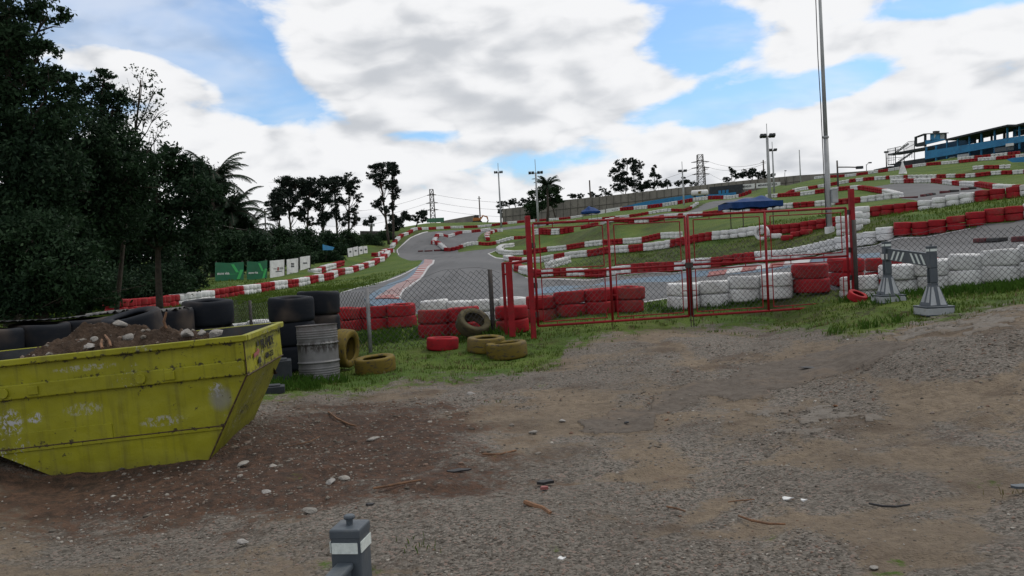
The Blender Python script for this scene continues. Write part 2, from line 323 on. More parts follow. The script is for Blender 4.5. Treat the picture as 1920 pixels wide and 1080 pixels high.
# ------------------------------------------------------------------ mesh helpers
class MB:
    def __init__(s): s.v = []; s.f = []; s.m = []
    def add(s, vs, fs, mi=0):
        o = len(s.v); s.v.extend([tuple(map(float, x)) for x in vs])
        for f in fs: s.f.append(tuple(o+i for i in f)); s.m.append(mi)
    def box(s, c, d, rot=None, mi=0, taper=(1, 1)):
        x, y, z = d[0]/2, d[1]/2, d[2]/2; tx, ty = taper
        vs = [Vector((a*x*(tx if k > 0 else 1), b_*y*(ty if k > 0 else 1), k*z)) for k in (-1, 1) for b_ in (-1, 1) for a in (-1, 1)]
        if rot is not None: vs = [rot @ v for v in vs]
        vs = [v+Vector(c) for v in vs]
        s.add(vs, [(0, 2, 3, 1), (4, 5, 7, 6), (0, 1, 5, 4), (1, 3, 7, 5), (3, 2, 6, 7), (2, 0, 4, 6)], mi)
    def tube(s, pts, r, n=8, mi=0, cap=True):
        pts = [Vector(p) for p in pts]; k = len(pts); rr = r if isinstance(r, (list, tuple)) else [r]*k
        t0 = (pts[1]-pts[0]).normalized(); a = Vector((0, 0, 1)) if abs(t0.z) < .9 else Vector((1, 0, 0))
        e1 = t0.cross(a).normalized(); vs = []
        for i, p in enumerate(pts):
            t = (pts[min(i+1, k-1)]-pts[max(i-1, 0)]).normalized()
            e1 = (e1-t*e1.dot(t)).normalized(); e2 = t.cross(e1)
            for j in range(n):
                an = 2*math.pi*j/n; vs.append(p+(e1*math.cos(an)+e2*math.sin(an))*rr[i])
        fs = [(i*n+j, i*n+(j+1) % n, (i+1)*n+(j+1) % n, (i+1)*n+j) for i in range(k-1) for j in range(n)]
        if cap: fs += [tuple(range(n-1, -1, -1)), tuple((k-1)*n+j for j in range(n))]
        s.add(vs, fs, mi)
    def prism(s, poly, ext, mi=0):
        """poly: list of 3-D points, ext: extrusion vector"""
        n = len(poly); e = Vector(ext); vs = [Vector(p) for p in poly]+[Vector(p)+e for p in poly]
        s.add(vs, [tuple(range(n-1, -1, -1)), tuple(range(n, 2*n))]+[(i, (i+1) % n, n+(i+1) % n, n+i) for i in range(n)], mi)
    def build(s, name, mats, parent=None, smooth=False, bevel=0.0):
        me = bpy.data.meshes.new(name); me.from_pydata(s.v, [], s.f); 
        mats = mats if isinstance(mats, (list, tuple)) else [mats]
        for m in mats: me.materials.append(m)
        if len(mats) > 1: me.polygons.foreach_set('material_index', s.m)
        if smooth: me.polygons.foreach_set('use_smooth', [True]*len(me.polygons))
        me.update()
        o = bpy.data.objects.new(name, me); scn.collection.objects.link(o)
        if parent is not None: o.parent = parent
        if bevel:
            b = o.modifiers.new('bevel', 'BEVEL'); b.width = bevel; b.segments = 2; b.limit_method = 'ANGLE'; b.angle_limit = R(40)
        return o
def np_mesh(name, V, Fq, mats, parent=None, mi=None, smooth=False):
    me = bpy.data.meshes.new(name); V = np.asarray(V, np.float32); Fq = np.asarray(Fq, np.int32); k = Fq.shape[1]
    me.vertices.add(len(V)); me.vertices.foreach_set('co', V.ravel())
    me.loops.add(Fq.size); me.loops.foreach_set('vertex_index', Fq.ravel())
    me.polygons.add(len(Fq)); me.polygons.foreach_set('loop_start', np.arange(0, Fq.size, k, dtype=np.int32))
    mats = mats if isinstance(mats, (list, tuple)) else [mats]
    for m in mats: me.materials.append(m)
    if mi is not None: me.polygons.foreach_set('material_index', np.asarray(mi, np.int32))
    me.polygons.foreach_set('use_smooth', np.full(len(Fq), smooth))
    me.update(calc_edges=True); me.validate()
    o = bpy.data.objects.new(name, me); scn.collection.objects.link(o)
    if parent is not None: o.parent = parent
    return o
def tag(o, label=None, cat=None, group=None, kind=None):
    if label: o['label'] = label
    if cat: o['category'] = cat
    if group: o['group'] = group
    if kind: o['kind'] = kind
    return o
def empty(name, loc=(0, 0, 0), rz=0.0):
    o = bpy.data.objects.new(name, None); o.empty_display_size = .2; scn.collection.objects.link(o)
    o.location = tuple(map(float, loc)); o.rotation_euler.z = rz; return o
def structure(o): o['kind'] = 'structure'; return o
ORD = ['first', 'second', 'third', 'fourth', 'fifth', 'sixth', 'seventh', 'eighth', 'ninth', 'tenth', 'eleventh', 'twelfth', 'thirteenth', 'fourteenth',
       'fifteenth', 'sixteenth', 'seventeenth', 'eighteenth', 'nineteenth', 'twentieth']
for t_ in ('twenty', 'thirty', 'forty', 'fifty', 'sixty', 'seventy', 'eighty'):
    ORD += [t_+'-'+x for x in ORD[:9]]+[{'twenty': 'thirtieth', 'thirty': 'fortieth', 'forty': 'fiftieth', 'fifty': 'sixtieth', 'sixty': 'seventieth', 'seventy': 'eightieth', 'eighty': 'ninetieth'}[t_]]
# ------------------------------------------------------------------ measured ground: wall rows (x, base y, distance)
ROWS = dict(
 B=[(968, 500, 73), (972, 507, 68), (985, 514, 62), (1010, 517, 60), (1085, 517, 57), (1122, 518, 55), (1175, 513, 51), (1265, 507, 47), (1339, 499, 45), (1425, 489, 43), (1480, 485, 41), (1540, 475, 38), (1640, 456, 34), (1730, 438, 33), (1820, 424, 32), (1905, 411, 31.5), (1990, 396, 31)],
 C=[(950, 487, 86), (962, 491, 81), (985, 493, 78), (1010, 492, 76), (1040, 488, 73.5), (1075, 483, 70.5), (1109, 480, 67), (1149, 475, 63), (1212, 470, 59), (1264, 463, 56), (1339, 450, 52), (1425, 440, 49.5), (1500, 434, 47), (1570, 423, 44.5)],
 C2=[(1626, 408, 44), (1725, 396, 41.5), (1816, 381, 40), (1912, 369, 38.5), (1995, 357, 37)],
 D=[(1140, 421, 95), (1250, 412, 90), (1363, 402, 84), (1444, 394, 80), (1571, 384, 76), (1614, 380, 74), (1690, 372, 72)],
 E=[(1440, 373, 116), (1500, 367, 110), (1575, 358, 104), (1611, 356, 100), (1660, 362, 92), (1687, 371, 78)],
 Fr=[(1675, 344, 105), (1748, 343, 98), (1806, 348, 90), (1831, 350, 85), (1867, 355, 78), (1902, 358, 72), (1960, 357, 68)],
 G=[(1462, 371, 125), (1490, 362, 128), (1530, 353, 132), (1600, 342, 126), (1675, 336, 120), (1750, 334, 116), (1822, 330, 112), (1900, 326, 108), (1960, 322, 106)],
 H=[(1530, 337, 170), (1590, 331, 165), (1640, 325, 158), (1675, 320, 152), (1722, 313, 146), (1776, 308, 140), (1840, 302, 135), (1900, 297, 130), (1960, 291, 126)],
 I=[(1800, 300, 151), (1850, 295, 149), (1910, 289, 146)],
 J=[(1830, 321, 116), (1896, 317, 113)],
 L=[(215, 590, 29), (270, 583, 33), (340, 572, 38), (395, 563, 42), (440, 555, 45), (480, 549, 48), (520, 542, 52), (560, 536, 56), (617, 523, 63), (655, 512, 72), (683, 503, 80), (700, 497, 86), (715, 489, 97), (724, 481, 110), (733, 474, 122)],
 K=[(735, 465, 131), (742, 455, 138), (753, 447, 145), (775, 436, 155), (791, 431, 162), (845, 428, 176), (910, 425, 182), (946, 422, 180), (1000, 416, 190), (1060, 411, 197), (1090, 407, 200)],
 Mh=[(916, 432, 165), (882, 436, 160), (859, 441, 156), (840, 443, 152), (822, 448, 146), (812, 456, 138), (822, 463, 130), (837, 468, 126), (860, 467, 126), (880, 462, 128), (920, 457, 130), (960, 451, 132), (1000, 446, 134)],
 Nr=[(960, 461, 112), (945, 466, 106), (935, 471, 101), (940, 476, 97), (958, 478, 94), (985, 478, 90), (1030, 472, 88), (1096, 464, 82), (1170, 457, 78), (1207, 454, 75), (1245, 448, 72), (1274, 445, 70)],
 Dg=[(1030, 506, 62), (1065, 493, 65)],
 Pr=[(1003, 443, 115), (1035, 440, 113), (1072, 436, 112)],
 Q=[(1093, 429, 115), (1120, 424, 112)],
 Rr=[(915, 453, 134), (912, 446, 140), (916, 440, 146), (930, 436, 150), (943, 435, 150)],
 S=[(1060, 419, 165), (1137, 412, 155), (1193, 406, 148), (1252, 398, 147), (1290, 391, 146), (1310, 386, 148)],
 T=[(1165, 396, 185), (1215, 391, 182), (1265, 384, 180), (1328, 375, 178), (1388, 368, 175), (1410, 364, 174)],
 U=[(585, 515, 72), (610, 508, 78), (640, 498, 86)],
 V=[(735, 472, 124), (728, 474, 120), (700, 482, 105)],
)
GP = [  # other points of the ground: x, y, distance
 (960, 1080, 4.47), (0, 1080, 4.9), (1900, 1080, 3.9), (1400, 1080, 4.3), (500, 1080, 4.7),
 (390, 870, 7.5), (100, 905, 7.25), (800, 800, 8.5), (1200, 800, 8.3), (1600, 800, 7.4), (1900, 800, 6.7),
 (1900, 620, 9.4), (1700, 640, 10.3), (1500, 650, 12.0), (1300, 640, 13.6), (1100, 660, 13.6), (1900, 700, 7.9), (1500, 720, 9.6),
 (600, 708, 13.2), (705, 698, 13.5), (553, 690, 14.5), (952, 664, 14.7), (1003, 635, 16), (1605, 565, 17), (1300, 612, 16.5), (1450, 598, 16.8),
 (1750, 588, 12.7), (1665, 566, 14.4), (697, 662, 15.5), (925, 627, 16.3), (1850, 575, 12.4), (1915, 566, 11.8), (1900, 545, 13.9),
 (658, 619, 18.8), (704, 616, 18.8), (752, 612, 18.8), (817, 630, 17), (871, 625, 17), (960, 621, 17.2), (1071, 592, 18.3), (1180, 583, 18.3), (1281, 577, 18.3), (1339, 572, 18.3), (1396, 565, 18.2), (1456, 557, 18.1), (1519, 546, 18.0), (1588, 540, 18.6), (1656, 532, 19.3), (1728, 528, 20.0), (1611, 560, 17.9), (1687, 551, 17.3), (1757, 542, 16.8), (1820, 534, 16.3), (1883, 527, 15.8), (1950, 519, 15.4), (866, 603, 20), (960, 595, 20),
 (720, 560, 26), (850, 540, 33), (1000, 560, 25), (1200, 545, 25), (1200, 530, 33), (1350, 522, 30), (1500, 505, 28), (1640, 485, 27), (1850, 450, 28), (1850, 488, 19.5), (1750, 478, 24), (1000, 535, 38),
 (850, 505, 60), (800, 487, 85), (760, 500, 66), (650, 540, 42), (550, 565, 30), (480, 641, 20.5), (450, 642, 20.6), (470, 585, 27), (900, 490, 78), (840, 480, 100), (900, 470, 112), (780, 455, 140), (800, 442, 150),
 (400, 610, 18), (200, 625, 15.5), (0, 680, 11), (0, 600, 22), (200, 600, 24),
 (430, 529, 56), (500, 525, 60), (575, 512, 67), (670, 484, 96), (400, 520, 70), (250, 560, 50), (100, 580, 45), (620, 480, 110), (700, 462, 130), (730, 446, 150), (500, 500, 100),
 (1150, 441, 87), (1300, 426, 77), (1400, 415, 66), (1500, 410, 58), (1600, 398, 52), (1100, 450, 92), (1200, 430, 88), (1040, 455, 105), (1300, 470, 50), (1500, 457, 43.4),
 (1700, 388, 52), (1800, 370, 55), (1900, 362, 55), (1740, 374, 68), (1790, 364, 74), (1740, 355, 86), (1700, 402, 38.2), (1850, 386, 36.5), (1690, 428, 34.5), (1850, 408, 32.8),
 (1560, 370, 95), (1400, 385, 105), (1350, 395, 105), (1600, 350, 112), (1800, 318, 126), (1900, 310, 120), (1700, 326, 130), (1900, 340, 92), (1850, 340, 100),
 (870, 445, 150), (870, 452, 142), (950, 444, 142), (1080, 428, 125), (1200, 400, 165), (1400, 372, 150), (1450, 362, 150),
 (810, 419, 190), (860, 418, 215), (900, 418, 225), (945, 418, 220), (1030, 410, 215), (1200, 389, 205), (1300, 375, 200), (1400, 362, 195), (1500, 350, 190), (1450, 350, 200), (1560, 335, 195), (1640, 320, 185), (1700, 312, 170), (1800, 296, 178), (1930, 286, 168)]
ctrl = [P(*g) for g in GP]+[P(*g) for k in ROWS for g in ROWS[k]]
ctrl = np.array(ctrl)
def pol(x, y): return np.stack([np.arctan2(x, y)*2.2, np.log(np.maximum(np.hypot(x, y), .3))], -1)
anch = []
for a, k in ((-46, .0), (-75, 0), (-120, 0), (-179, 0), (46, .7), (75, 1.0), (120, .5), (179, 0)):
    for r_, z_ in ((.6, 0), (5, .0+.15*k), (15, .2+.8*k), (40, .6+2.5*k), (120, 3+6*k)):
        anch.append((r_*math.sin(R(a)), r_*math.cos(R(a)), z_))
for a in (-30, -15, 0, 15, 30): anch.append((.8*math.sin(R(a)), .8*math.cos(R(a)), 0.0)); anch.append((2*math.sin(R(a)), 2*math.cos(R(a)), 0.03 if a > 10 else 0))
for a in range(-180, 180, 20):
    for r_ in (340, 700, 4000): anch.append((r_*math.sin(R(a)), r_*math.cos(R(a)), 6.0))
allp = np.vstack([ctrl, np.array(anch)])
CQ = pol(allp[:, 0], allp[:, 1]); ZM = allp[:, 2].mean()
def kern(A, B_):
    d = ((A[:, None, :]-B_[None])**2).sum(-1); return -np.sqrt(d+.0006)
K_ = kern(CQ, CQ); K_[np.diag_indices(len(CQ))] -= 0.008
nq = len(CQ); KK = np.zeros((nq+1, nq+1)); KK[:nq, :nq] = K_; KK[nq, :nq] = 1; KK[:nq, nq] = 1
WT = np.linalg.solve(KK, np.append(allp[:, 2]-ZM, 0))
def zt(x, y):
    x = np.atleast_1d(np.asarray(x, float)); y = np.atleast_1d(np.asarray(y, float)); out = np.empty(x.size)
    q = pol(x.ravel(), y.ravel())
    for i in range(0, len(q), 20000): out[i:i+20000] = kern(q[i:i+20000], CQ)@WT[:-1]+WT[-1]
    return (out+ZM).reshape(x.shape)
def gz(x, y): return float(zt(x, y)[0])
def hit(px, py, dmin=2.0, dmax=300.0):
    Ds = np.exp(np.linspace(math.log(dmin), math.log(dmax), 700))
    pts = _c+Ds[:, None]*(_f+(px-960)/F*_r+(540-py)/F*_u)
    g = pts[:, 2]-zt(pts[:, 0], pts[:, 1]); k = np.argmax(g < 0)
    if g[k] >= 0: k = int(np.argmin(g))
    if k > 0 and g[k] < 0 <= g[k-1]:
        t = g[k-1]/(g[k-1]-g[k]); p = pts[k-1]*(1-t)+pts[k]*t
    else: p = pts[k]
    return np.array([p[0], p[1], gz(p[0], p[1])])
def at(px, D, dz=0.0):
    """ground point in the direction of picture column px at distance D"""
    py = 540
    for _ in range(6):
        p = P(px, py, D); z = gz(p[0], p[1]); py += (p[2]-z)/D*F
    return np.array([p[0], p[1], z+dz])
def inpoly_(x, y, poly): return inpoly(x, y, poly)
def inpoly(x, y, poly):
    ins = np.zeros(x.shape, bool); n = len(poly)
    for i in range(n):
        x1, y1 = poly[i]; x2, y2 = poly[(i+1) % n]
        c = ((y1 > y) != (y2 > y)); 
        if y1 != y2: ins ^= c & (x < (x2-x1)*(y-y1)/(y2-y1)+x1)
    return ins
# ------------------------------------------------------------------ ground, one sheet to the horizon; the race track is cut out of it
th = np.concatenate([np.linspace(-180, -42, 40)[:-1], np.linspace(-42, -33, 60)[:-1], np.linspace(-33, 33, 1150)[:-1], np.linspace(33, 42, 60)[:-1], np.linspace(42, 180, 40)])
rr = np.concatenate([np.exp(np.linspace(math.log(.5), math.log(3.4), 40))[:-1], np.exp(np.linspace(math.log(3.4), math.log(240), 640))[:-1], np.exp(np.linspace(math.log(240), math.log(4500), 40))])
TH, RR = np.meshgrid(np.radians(th), rr); GX, GY = RR*np.sin(TH), RR*np.cos(TH)
GZ = zt(GX, GY)
def vnoise(x, y, s, seed):
    r_ = np.random.default_rng(seed); T_ = r_.random((256, 256)); x = x*s; y = y*s
    xi = np.floor(x).astype(int); yi = np.floor(y).astype(int); fx = x-xi; fy = y-yi; fx = fx*fx*(3-2*fx); fy = fy*fy*(3-2*fy)
    g = lambda a, b: T_[a % 256, b % 256]
    return (g(xi, yi)*(1-fx)*(1-fy)+g(xi+1, yi)*fx*(1-fy)+g(xi, yi+1)*(1-fx)*fy+g(xi+1, yi+1)*fx*fy)-.5
near = np.clip((22-RR)/8, 0, 1)
relief = near*(vnoise(GX, GY, 1.1, 1)*.06+vnoise(GX, GY, 3.1, 2)*.042+vnoise(GX, GY, 9, 3)*.020+vnoise(GX, GY, 25, 8)*.008)
rut = np.zeros_like(GX)
for path in ([(2.2, 15.5), (2.5, 11), (2.2, 8), (1.2, 5.5), (-.6, 3.2)], [(3.9, 15.5), (4.1, 11), (3.7, 8), (2.7, 5.3), (1.2, 2.8)], [(7.5, 11), (5.2, 8.2), (2.8, 6.8), (-1, 6.2)], [(8.5, 9.4), (6.0, 6.9), (3.2, 5.4), (-.5, 4.6)]):
    yy = np.array([p[1] for p in path]); xx = np.array([p[0] for p in path]); o_ = np.argsort(yy)
    dx_ = GX-np.interp(GY, yy[o_], xx[o_])+vnoise(GX, GY, .7, 71)*.5; sl_ = np.gradient(np.interp(np.linspace(2, 16, 50), yy[o_], xx[o_]), 14/49.); k_ = 1/np.sqrt(1+np.interp(GY, np.linspace(2, 16, 50), sl_)**2)
    rut = np.maximum(rut, np.exp(-(dx_*k_/.16)**2)*((GY > yy.min()) & (GY < yy.max())))
relief = relief-near*rut*.035*(.5+vnoise(GX, GY, 1.3, 72))
PX, PY, PD = proj(np.stack([GX, GY, GZ], -1))
PX = np.where(PD > 0, PX, -1e5); PY = np.where(PD > 0, PY, 2e3)
yb = -4*1+np.interp(PX, [-400, 300, 440, 490, 640, 760, 880, 980, 1050, 1062, 1150, 1300, 1450, 1530, 1600, 1660, 1700, 1800, 1920, 2200],
               [740, 720, 735, 755, 742, 722, 712, 703, 682, 655, 628, 616, 617, 622, 640, 628, 608, 597, 572, 530])
grass = np.clip((yb-PY)/44+.5, 0, 1)
grass = np.where(PD < 0, 0, grass); grass = np.where(RR > 26, 1, grass)
def blob(px, py, rx, ry): return np.exp(-(((PX-px)/rx)**2+((PY-py)/ry)**2))
for b_ in ((650, 1060, 90, 18, .5), (1000, 1050, 40, 10, .45), (1660, 1075, 60, 10, .6), (1680, 1050, 30, 8, .5), (1040, 1030, 22, 8, .5), (540, 895, 45, 10, .45), (1450, 1010, 30, 10, .4), (1020, 720, 20, 6, .5), (1870, 900, 60, 30, .28), (200, 1068, 60, 12, .4), (1900, 1030, 40, 12, .4), (1620, 600, 60, 14, .3)):
    grass = grass+b_[4]*blob(*b_[:4])*(RR < 12)
grass *= np.where(RR < 14.5, 1-.8*np.clip((480-PX)/60, 0, 1)*(PY > 700), 1)
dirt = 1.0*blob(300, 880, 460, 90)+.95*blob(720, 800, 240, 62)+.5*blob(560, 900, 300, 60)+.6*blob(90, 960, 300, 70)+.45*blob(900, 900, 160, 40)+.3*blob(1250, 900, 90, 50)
_qx = PX+vnoise(GX, GY, 3.0, 41)*34+vnoise(GX, GY, 9.0, 42)*14; _qy = PY+vnoise(GX, GY, 3.3, 43)*12+vnoise(GX, GY, 10., 44)*6
PV1 = [(1085, 803), (1130, 772), (1210, 762), (1250, 738), (1340, 712), (1400, 690), (1500, 668), (1640, 640), (1720, 645), (1620, 688), (1540, 712), (1470, 728), (1440, 738), (1380, 748), (1320, 742), (1260, 770), (1218, 802), (1150, 812)]
PV2 = [(1640, 628), (1720, 600), (1800, 584), (1960, 566), (2200, 550), (2200, 612), (1960, 615), (1850, 622), (1780, 645)]
PV3 = [(1380, 770), (1470, 752), (1600, 765), (1660, 785), (1560, 812), (1450, 818), (1390, 800)]
nearm = (RR < 16) & (PD > 0)
_qx3 = _qx+vnoise(GX, GY, 6.0, 61)*70; _qy3 = _qy+vnoise(GX, GY, 6.4, 62)*26
pave = (inpoly_(_qx, _qy, PV1) | inpoly_(_qx, _qy, PV2) | inpoly_(_qx3, _qy3, PV3)) & nearm
pale = (inpoly_(_qx, _qy, PV2) | inpoly_(_qx3, _qy3, PV3)) & nearm
pave = pave.astype(float); pale = pale.astype(float); pave = np.where(pale*(vnoise(GX, GY, 4.2, 47)+.6*vnoise(GX, GY, 11., 48) > -.02), 0, pave)
sand = .40+.35*rut+1.0*(vnoise(GX, GY, .45, 51))+.55*vnoise(GX, GY, 1.3, 52)+.3*vnoise(GX, GY, 3.7, 53)
for (a_, b_, c_, d_, e_) in ((1085, 762, 70, 20, .4), (1030, 742, 60, 12, .4), (1240, 852, 70, 34, .55), (1560, 868, 130, 22, .45), (1700, 852, 60, 20, .3), (1800, 745, 90, 22, .4), (1130, 968, 70, 16, .55), (1650, 800, 90, 14, .3), (1260, 905, 60, 20, .4), (1640, 1000, 90, 20, .35), (1720, 1055, 110, 16, .4), (940, 770, 40, 22, .35), (1330, 735, 90, 14, .2), (1100, 1040, 500, 50, -.35), (1800, 960, 160, 60, -.35), (1300, 650, 400, 30, -.2)): sand = sand+e_*blob(a_, b_, c_, d_)
sand = np.where(RR < 18, np.clip(sand, 0, 1), 0)
relief = relief+np.where(pave > .5, .022, 0)*near-.02*near*np.clip(sand-.5, 0, .5)
def world_poly(pp): return [tuple(hit(a, b)[:2]) if len(c_) == 0 else tuple(P(a, b, c_[0])[:2]) for a, b, *c_ in pp]
T1 = [(545, 572), (640, 548), (735, 520), (800, 497), (790, 488), (745, 478), (741, 470), (757, 455), (775, 442), (800, 435), (850, 431), (946, 426), (1060, 415), (1092, 411),
      (1080, 417), (1040, 421), (946, 431), (925, 433), (905, 437), (897, 445), (896, 457), (885, 462), (860, 466), (860, 473), (920, 466), (958, 463), (950, 464), (930, 470), (916, 475), (930, 482), (950, 484), (944, 492), (962, 500), (965, 511), (982, 518), (1060, 521), (1122, 521), (1175, 517), (1265, 510),
      (1339, 502), (1425, 492), (1540, 478), (1640, 459), (1730, 441), (1820, 427), (1905, 414), (1990, 399), (2300, 370), (2300, 470), (2000, 505), (1900, 515), (1800, 526), (1680, 532), (1560, 545), (1480, 552), (1250, 560), (1205, 566), (1100, 583), (900, 592), (780, 590), (640, 592), (560, 592)]
T2 = [(1625, 352), (1650, 348), (1678, 344), (1748, 343.5), (1806, 349), (1835, 351), (1852, 358), (1852, 363), (1790, 374), (1740, 377), (1715, 375), (1690, 373), (1684, 367), (1660, 360), (1640, 357)]
T3 = [(1125, 416), (1200, 407.5), (1258, 399), (1310, 388), (1400, 369), (1415, 369), (1340, 389), (1270, 404), (1200, 413), (1125, 421)]
isT = np.zeros(GX.shape, bool); 
polyW = [world_poly(t) for t in (T1, T2, T3)]
for pw in polyW: isT |= inpoly(GX, GY, pw)
# smooth the cut with a little raggedness where grass creeps over the edge
GZ2 = GZ+np.where(isT, 0, relief)
nr, nc = GX.shape
V = np.stack([GX, GY, GZ2], -1).reshape(-1, 3)
idx = np.arange(nr*nc).reshape(nr, nc)
Q4 = np.stack([idx[:-1, :-1], idx[:-1, 1:], idx[1:, 1:], idx[1:, :-1]], -1).reshape(-1, 4)
ft = isT.reshape(-1)[Q4].sum(1) >= 3
def submesh(name, faces, mat):
    u, inv = np.unique(faces, return_inverse=True)
    o = np_mesh(name, V[u], inv.reshape(-1, 4)[:, ::-1], mat, smooth=True)
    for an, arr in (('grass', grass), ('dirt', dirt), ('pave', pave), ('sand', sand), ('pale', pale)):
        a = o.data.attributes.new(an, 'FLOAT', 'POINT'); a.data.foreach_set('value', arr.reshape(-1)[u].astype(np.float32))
    return o
# centre disc below the camera
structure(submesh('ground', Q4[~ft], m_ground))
structure(submesh('race_track', Q4[ft], m_asphalt))
# ------------------------------------------------------------------ painted kerbs and lines: ribbons laid on the track
def ribbon(name, left, right, mat, dz=.03, sub=10, parent=None, thick=.0):
    L_ = [hit(*p) for p in left]; R__ = [hit(*p) for p in right]; V_ = []; n = 0
    for i in range(len(L_)-1):
        for k in range(sub+(i == len(L_)-2)):
            t = k/sub
            for j in range(4):
                s = j/3; p = (L_[i]*(1-t)+L_[i+1]*t)*(1-s)+(R__[i]*(1-t)+R__[i+1]*t)*s; V_.append(p)
    V_ = np.array(V_); V_[:, 2] = zt(V_[:, 0], V_[:, 1])+dz; n = len(V_)//4
    Q = [(i*4+j, i*4+j+1, i*4+j+5, i*4+j+4) for i in range(n-1) for j in range(3)]
    V2 = V_.copy(); V2[:, 2] -= dz+.05; m_ = len(V_)
    Q += [(i*4, i*4+4, m_+i*4+4, m_+i*4) for i in range(n-1)]+[(i*4+3, m_+i*4+3, m_+i*4+7, i*4+7) for i in range(n-1)]
    return np_mesh(name, np.vstack([V_, V2]), Q, mat, parent=parent), V_.reshape(n, 4, 3)
KR = [(812, 488), (810, 495), (793, 515), (774, 532), (755, 546), (748, 563)]
KL = [(796, 487), (794, 495), (777, 514), (744, 534), (722, 549), (703, 563)]
KB = [(790, 492), (784, 500), (763, 518), (730, 532), (708, 545), (683, 563)]
kerb = structure(ribbon('kerb', KL, KR, m_kerbred, .05)[0])
o_, g_ = ribbon('kerb_stripes_tmp', KL, KR, m_kerbwhite, .056, 24)
bpy.data.objects.remove(o_)
mb = MB()
for i in range(0, len(g_)-1, 3):
    a, b, c, d = g_[i][0], g_[i][3], g_[i+1][3], g_[i+1][0]
    mb.add([a, b, c, d], [(0, 1, 2, 3)])
a_ = np.array(KR); 
structure(mb.build('kerb_stripes', m_kerbwhite))
structure(ribbon('kerb_white_edge', KR, [(x+3, y+.5) for x, y in KR], m_kerbwhite, .058)[0])
structure(ribbon('blue_painted_run_off', KB, [(x+.3, y) for x, y in KL], m_kerbblue, .035)[0])
structure(ribbon('blue_painted_kerb_end', [(683, 563), (696, 572), (705, 577)], [(748, 560), (757, 567), (770, 572)], m_kerbblue, .03)[0])
structure(ribbon('blue_painted_line', [(1010, 541), (1130, 529), (1283, 512), (1335, 507), (1500, 489), (1585, 479), (1650, 474)], [(1000, 552), (1130, 541), (1283, 522), (1335, 516), (1500, 497), (1585, 487), (1650, 482)], m_kerbblue, .008, 16)[0])
structure(ribbon('track_edge_line', [(1095, 584), (1205, 566), (1255, 558), (1480, 549)], [(1095, 586), (1205, 568), (1255, 560), (1480, 551)], m_kerbwhite, .008, 16)[0])
structure(ribbon('track_edge_line', [(985, 520), (1122, 523), (1265, 511.5), (1425, 494), (1640, 460.5), (1820, 428)], [(985, 521), (1122, 524), (1265, 512.5), (1425, 495), (1640, 462), (1820, 429)], m_kerbwhite, .008, 16)[0])
structure(ribbon('track_edge_line', [(747, 478), (744, 468), (760, 453), (778, 441), (802, 434)], [(748.5, 478), (745.5, 468), (761.5, 454), (779.5, 442), (803, 435)], m_kerbwhite, .01, 12)[0])
structure(ribbon('track_edge_line', [(640, 548), (700, 532), (760, 512), (800, 496)], [(640, 549.2), (700, 533.2), (760, 513.2), (800, 497)], m_kerbwhite, .01, 12)[0])
structure(ribbon('track_edge_line', [(931, 470), (917, 475.5), (931, 483), (952, 485)], [(929, 470), (914, 475.5), (929, 484), (950, 486.5)], m_kerbwhite, .01, 12)[0])
kp = [(1330, 515.5), (1364, 511), (1393, 507), (1421, 503), (1445, 500), (1472, 496), (1521, 491)]
for i in range(6):
    structure(ribbon('kerb', [(kp[i][0], kp[i][1]-4), (kp[i+1][0], kp[i+1][1]-4)], [(kp[i][0]-4, kp[i][1]+4), (kp[i+1][0]-4, kp[i+1][1]+4)], m_kerbred if i % 2 == 0 else m_kerbwhite, .06, 6)[0])
# ------------------------------------------------------------------ tyres
TR, TW = .33, .272
def tyre_arrays(rad, wid, seg, detail, seed, hole=.56, squash=.02):
    r_ = np.random.default_rng(seed)
    if detail == 2:
        pf = [(hole, .12), (hole+.05, .05), (.74, .015), (.87, .005), (.945, .03), (.982, .085), (.995, .18), (1.0, .5), (.995, .82), (.982, .915), (.945, .97), (.87, .995), (.74, .985), (hole+.05, .95), (hole, .88), (.60, .86), (.86, .80), (.88, .5), (.86, .20), (.60, .14)]
    elif detail == 1:
        pf = [(hole, .08), (.80, .0), (.94, .03), (.99, .13), (1.0, .5), (.99, .87), (.94, .97), (.80, 1.0), (hole, .92), (.86, .5)]
    else:
        pf = [(.6, .06), (.9, .0), (1.0, .16), (1.0, .84), (.9, 1.0), (.6, .94)]
    k = len(pf); a = np.arange(seg)/seg*2*math.pi; ph = r_.random(3)*6.28
    dr = 1+squash*np.sin(2*a+ph[0])+squash*.6*np.sin(3*a+ph[1]); dz = .02*np.sin(a+ph[2])+.012*np.sin(3*a+ph[1])
    Vv = np.array([[rad*p[0]*dr[j]*math.cos(a[j]), rad*p[0]*dr[j]*math.sin(a[j]), wid*(p[1]*(.97)+(dz[j] if p[1] > .5 else 0)+.01)] for j in range(seg) for p in pf])
    Fv = [(j*k+i, ((j+1) % seg)*k+i, ((j+1) % seg)*k+(i+1) % k, j*k+(i+1) % k) for j in range(seg) for i in range(k)]
    return Vv, np.array(Fv)
_tm = {}
def tyre_mesh(color, lod, var, rad=TR, wid=TW, hole=.56):
    key = (color, lod, var, rad, wid)
    if key not in _tm:
        seg = {2: 36, 1: 20, 0: 10}[lod]
        Vv, Fv = tyre_arrays(rad, wid, seg, lod, var*13+lod, hole, .024)
        o = np_mesh('tyre', Vv, Fv, MT[color], smooth=True); _tm[key] = o.data; bpy.data.objects.remove(o)
    return _tm[key]
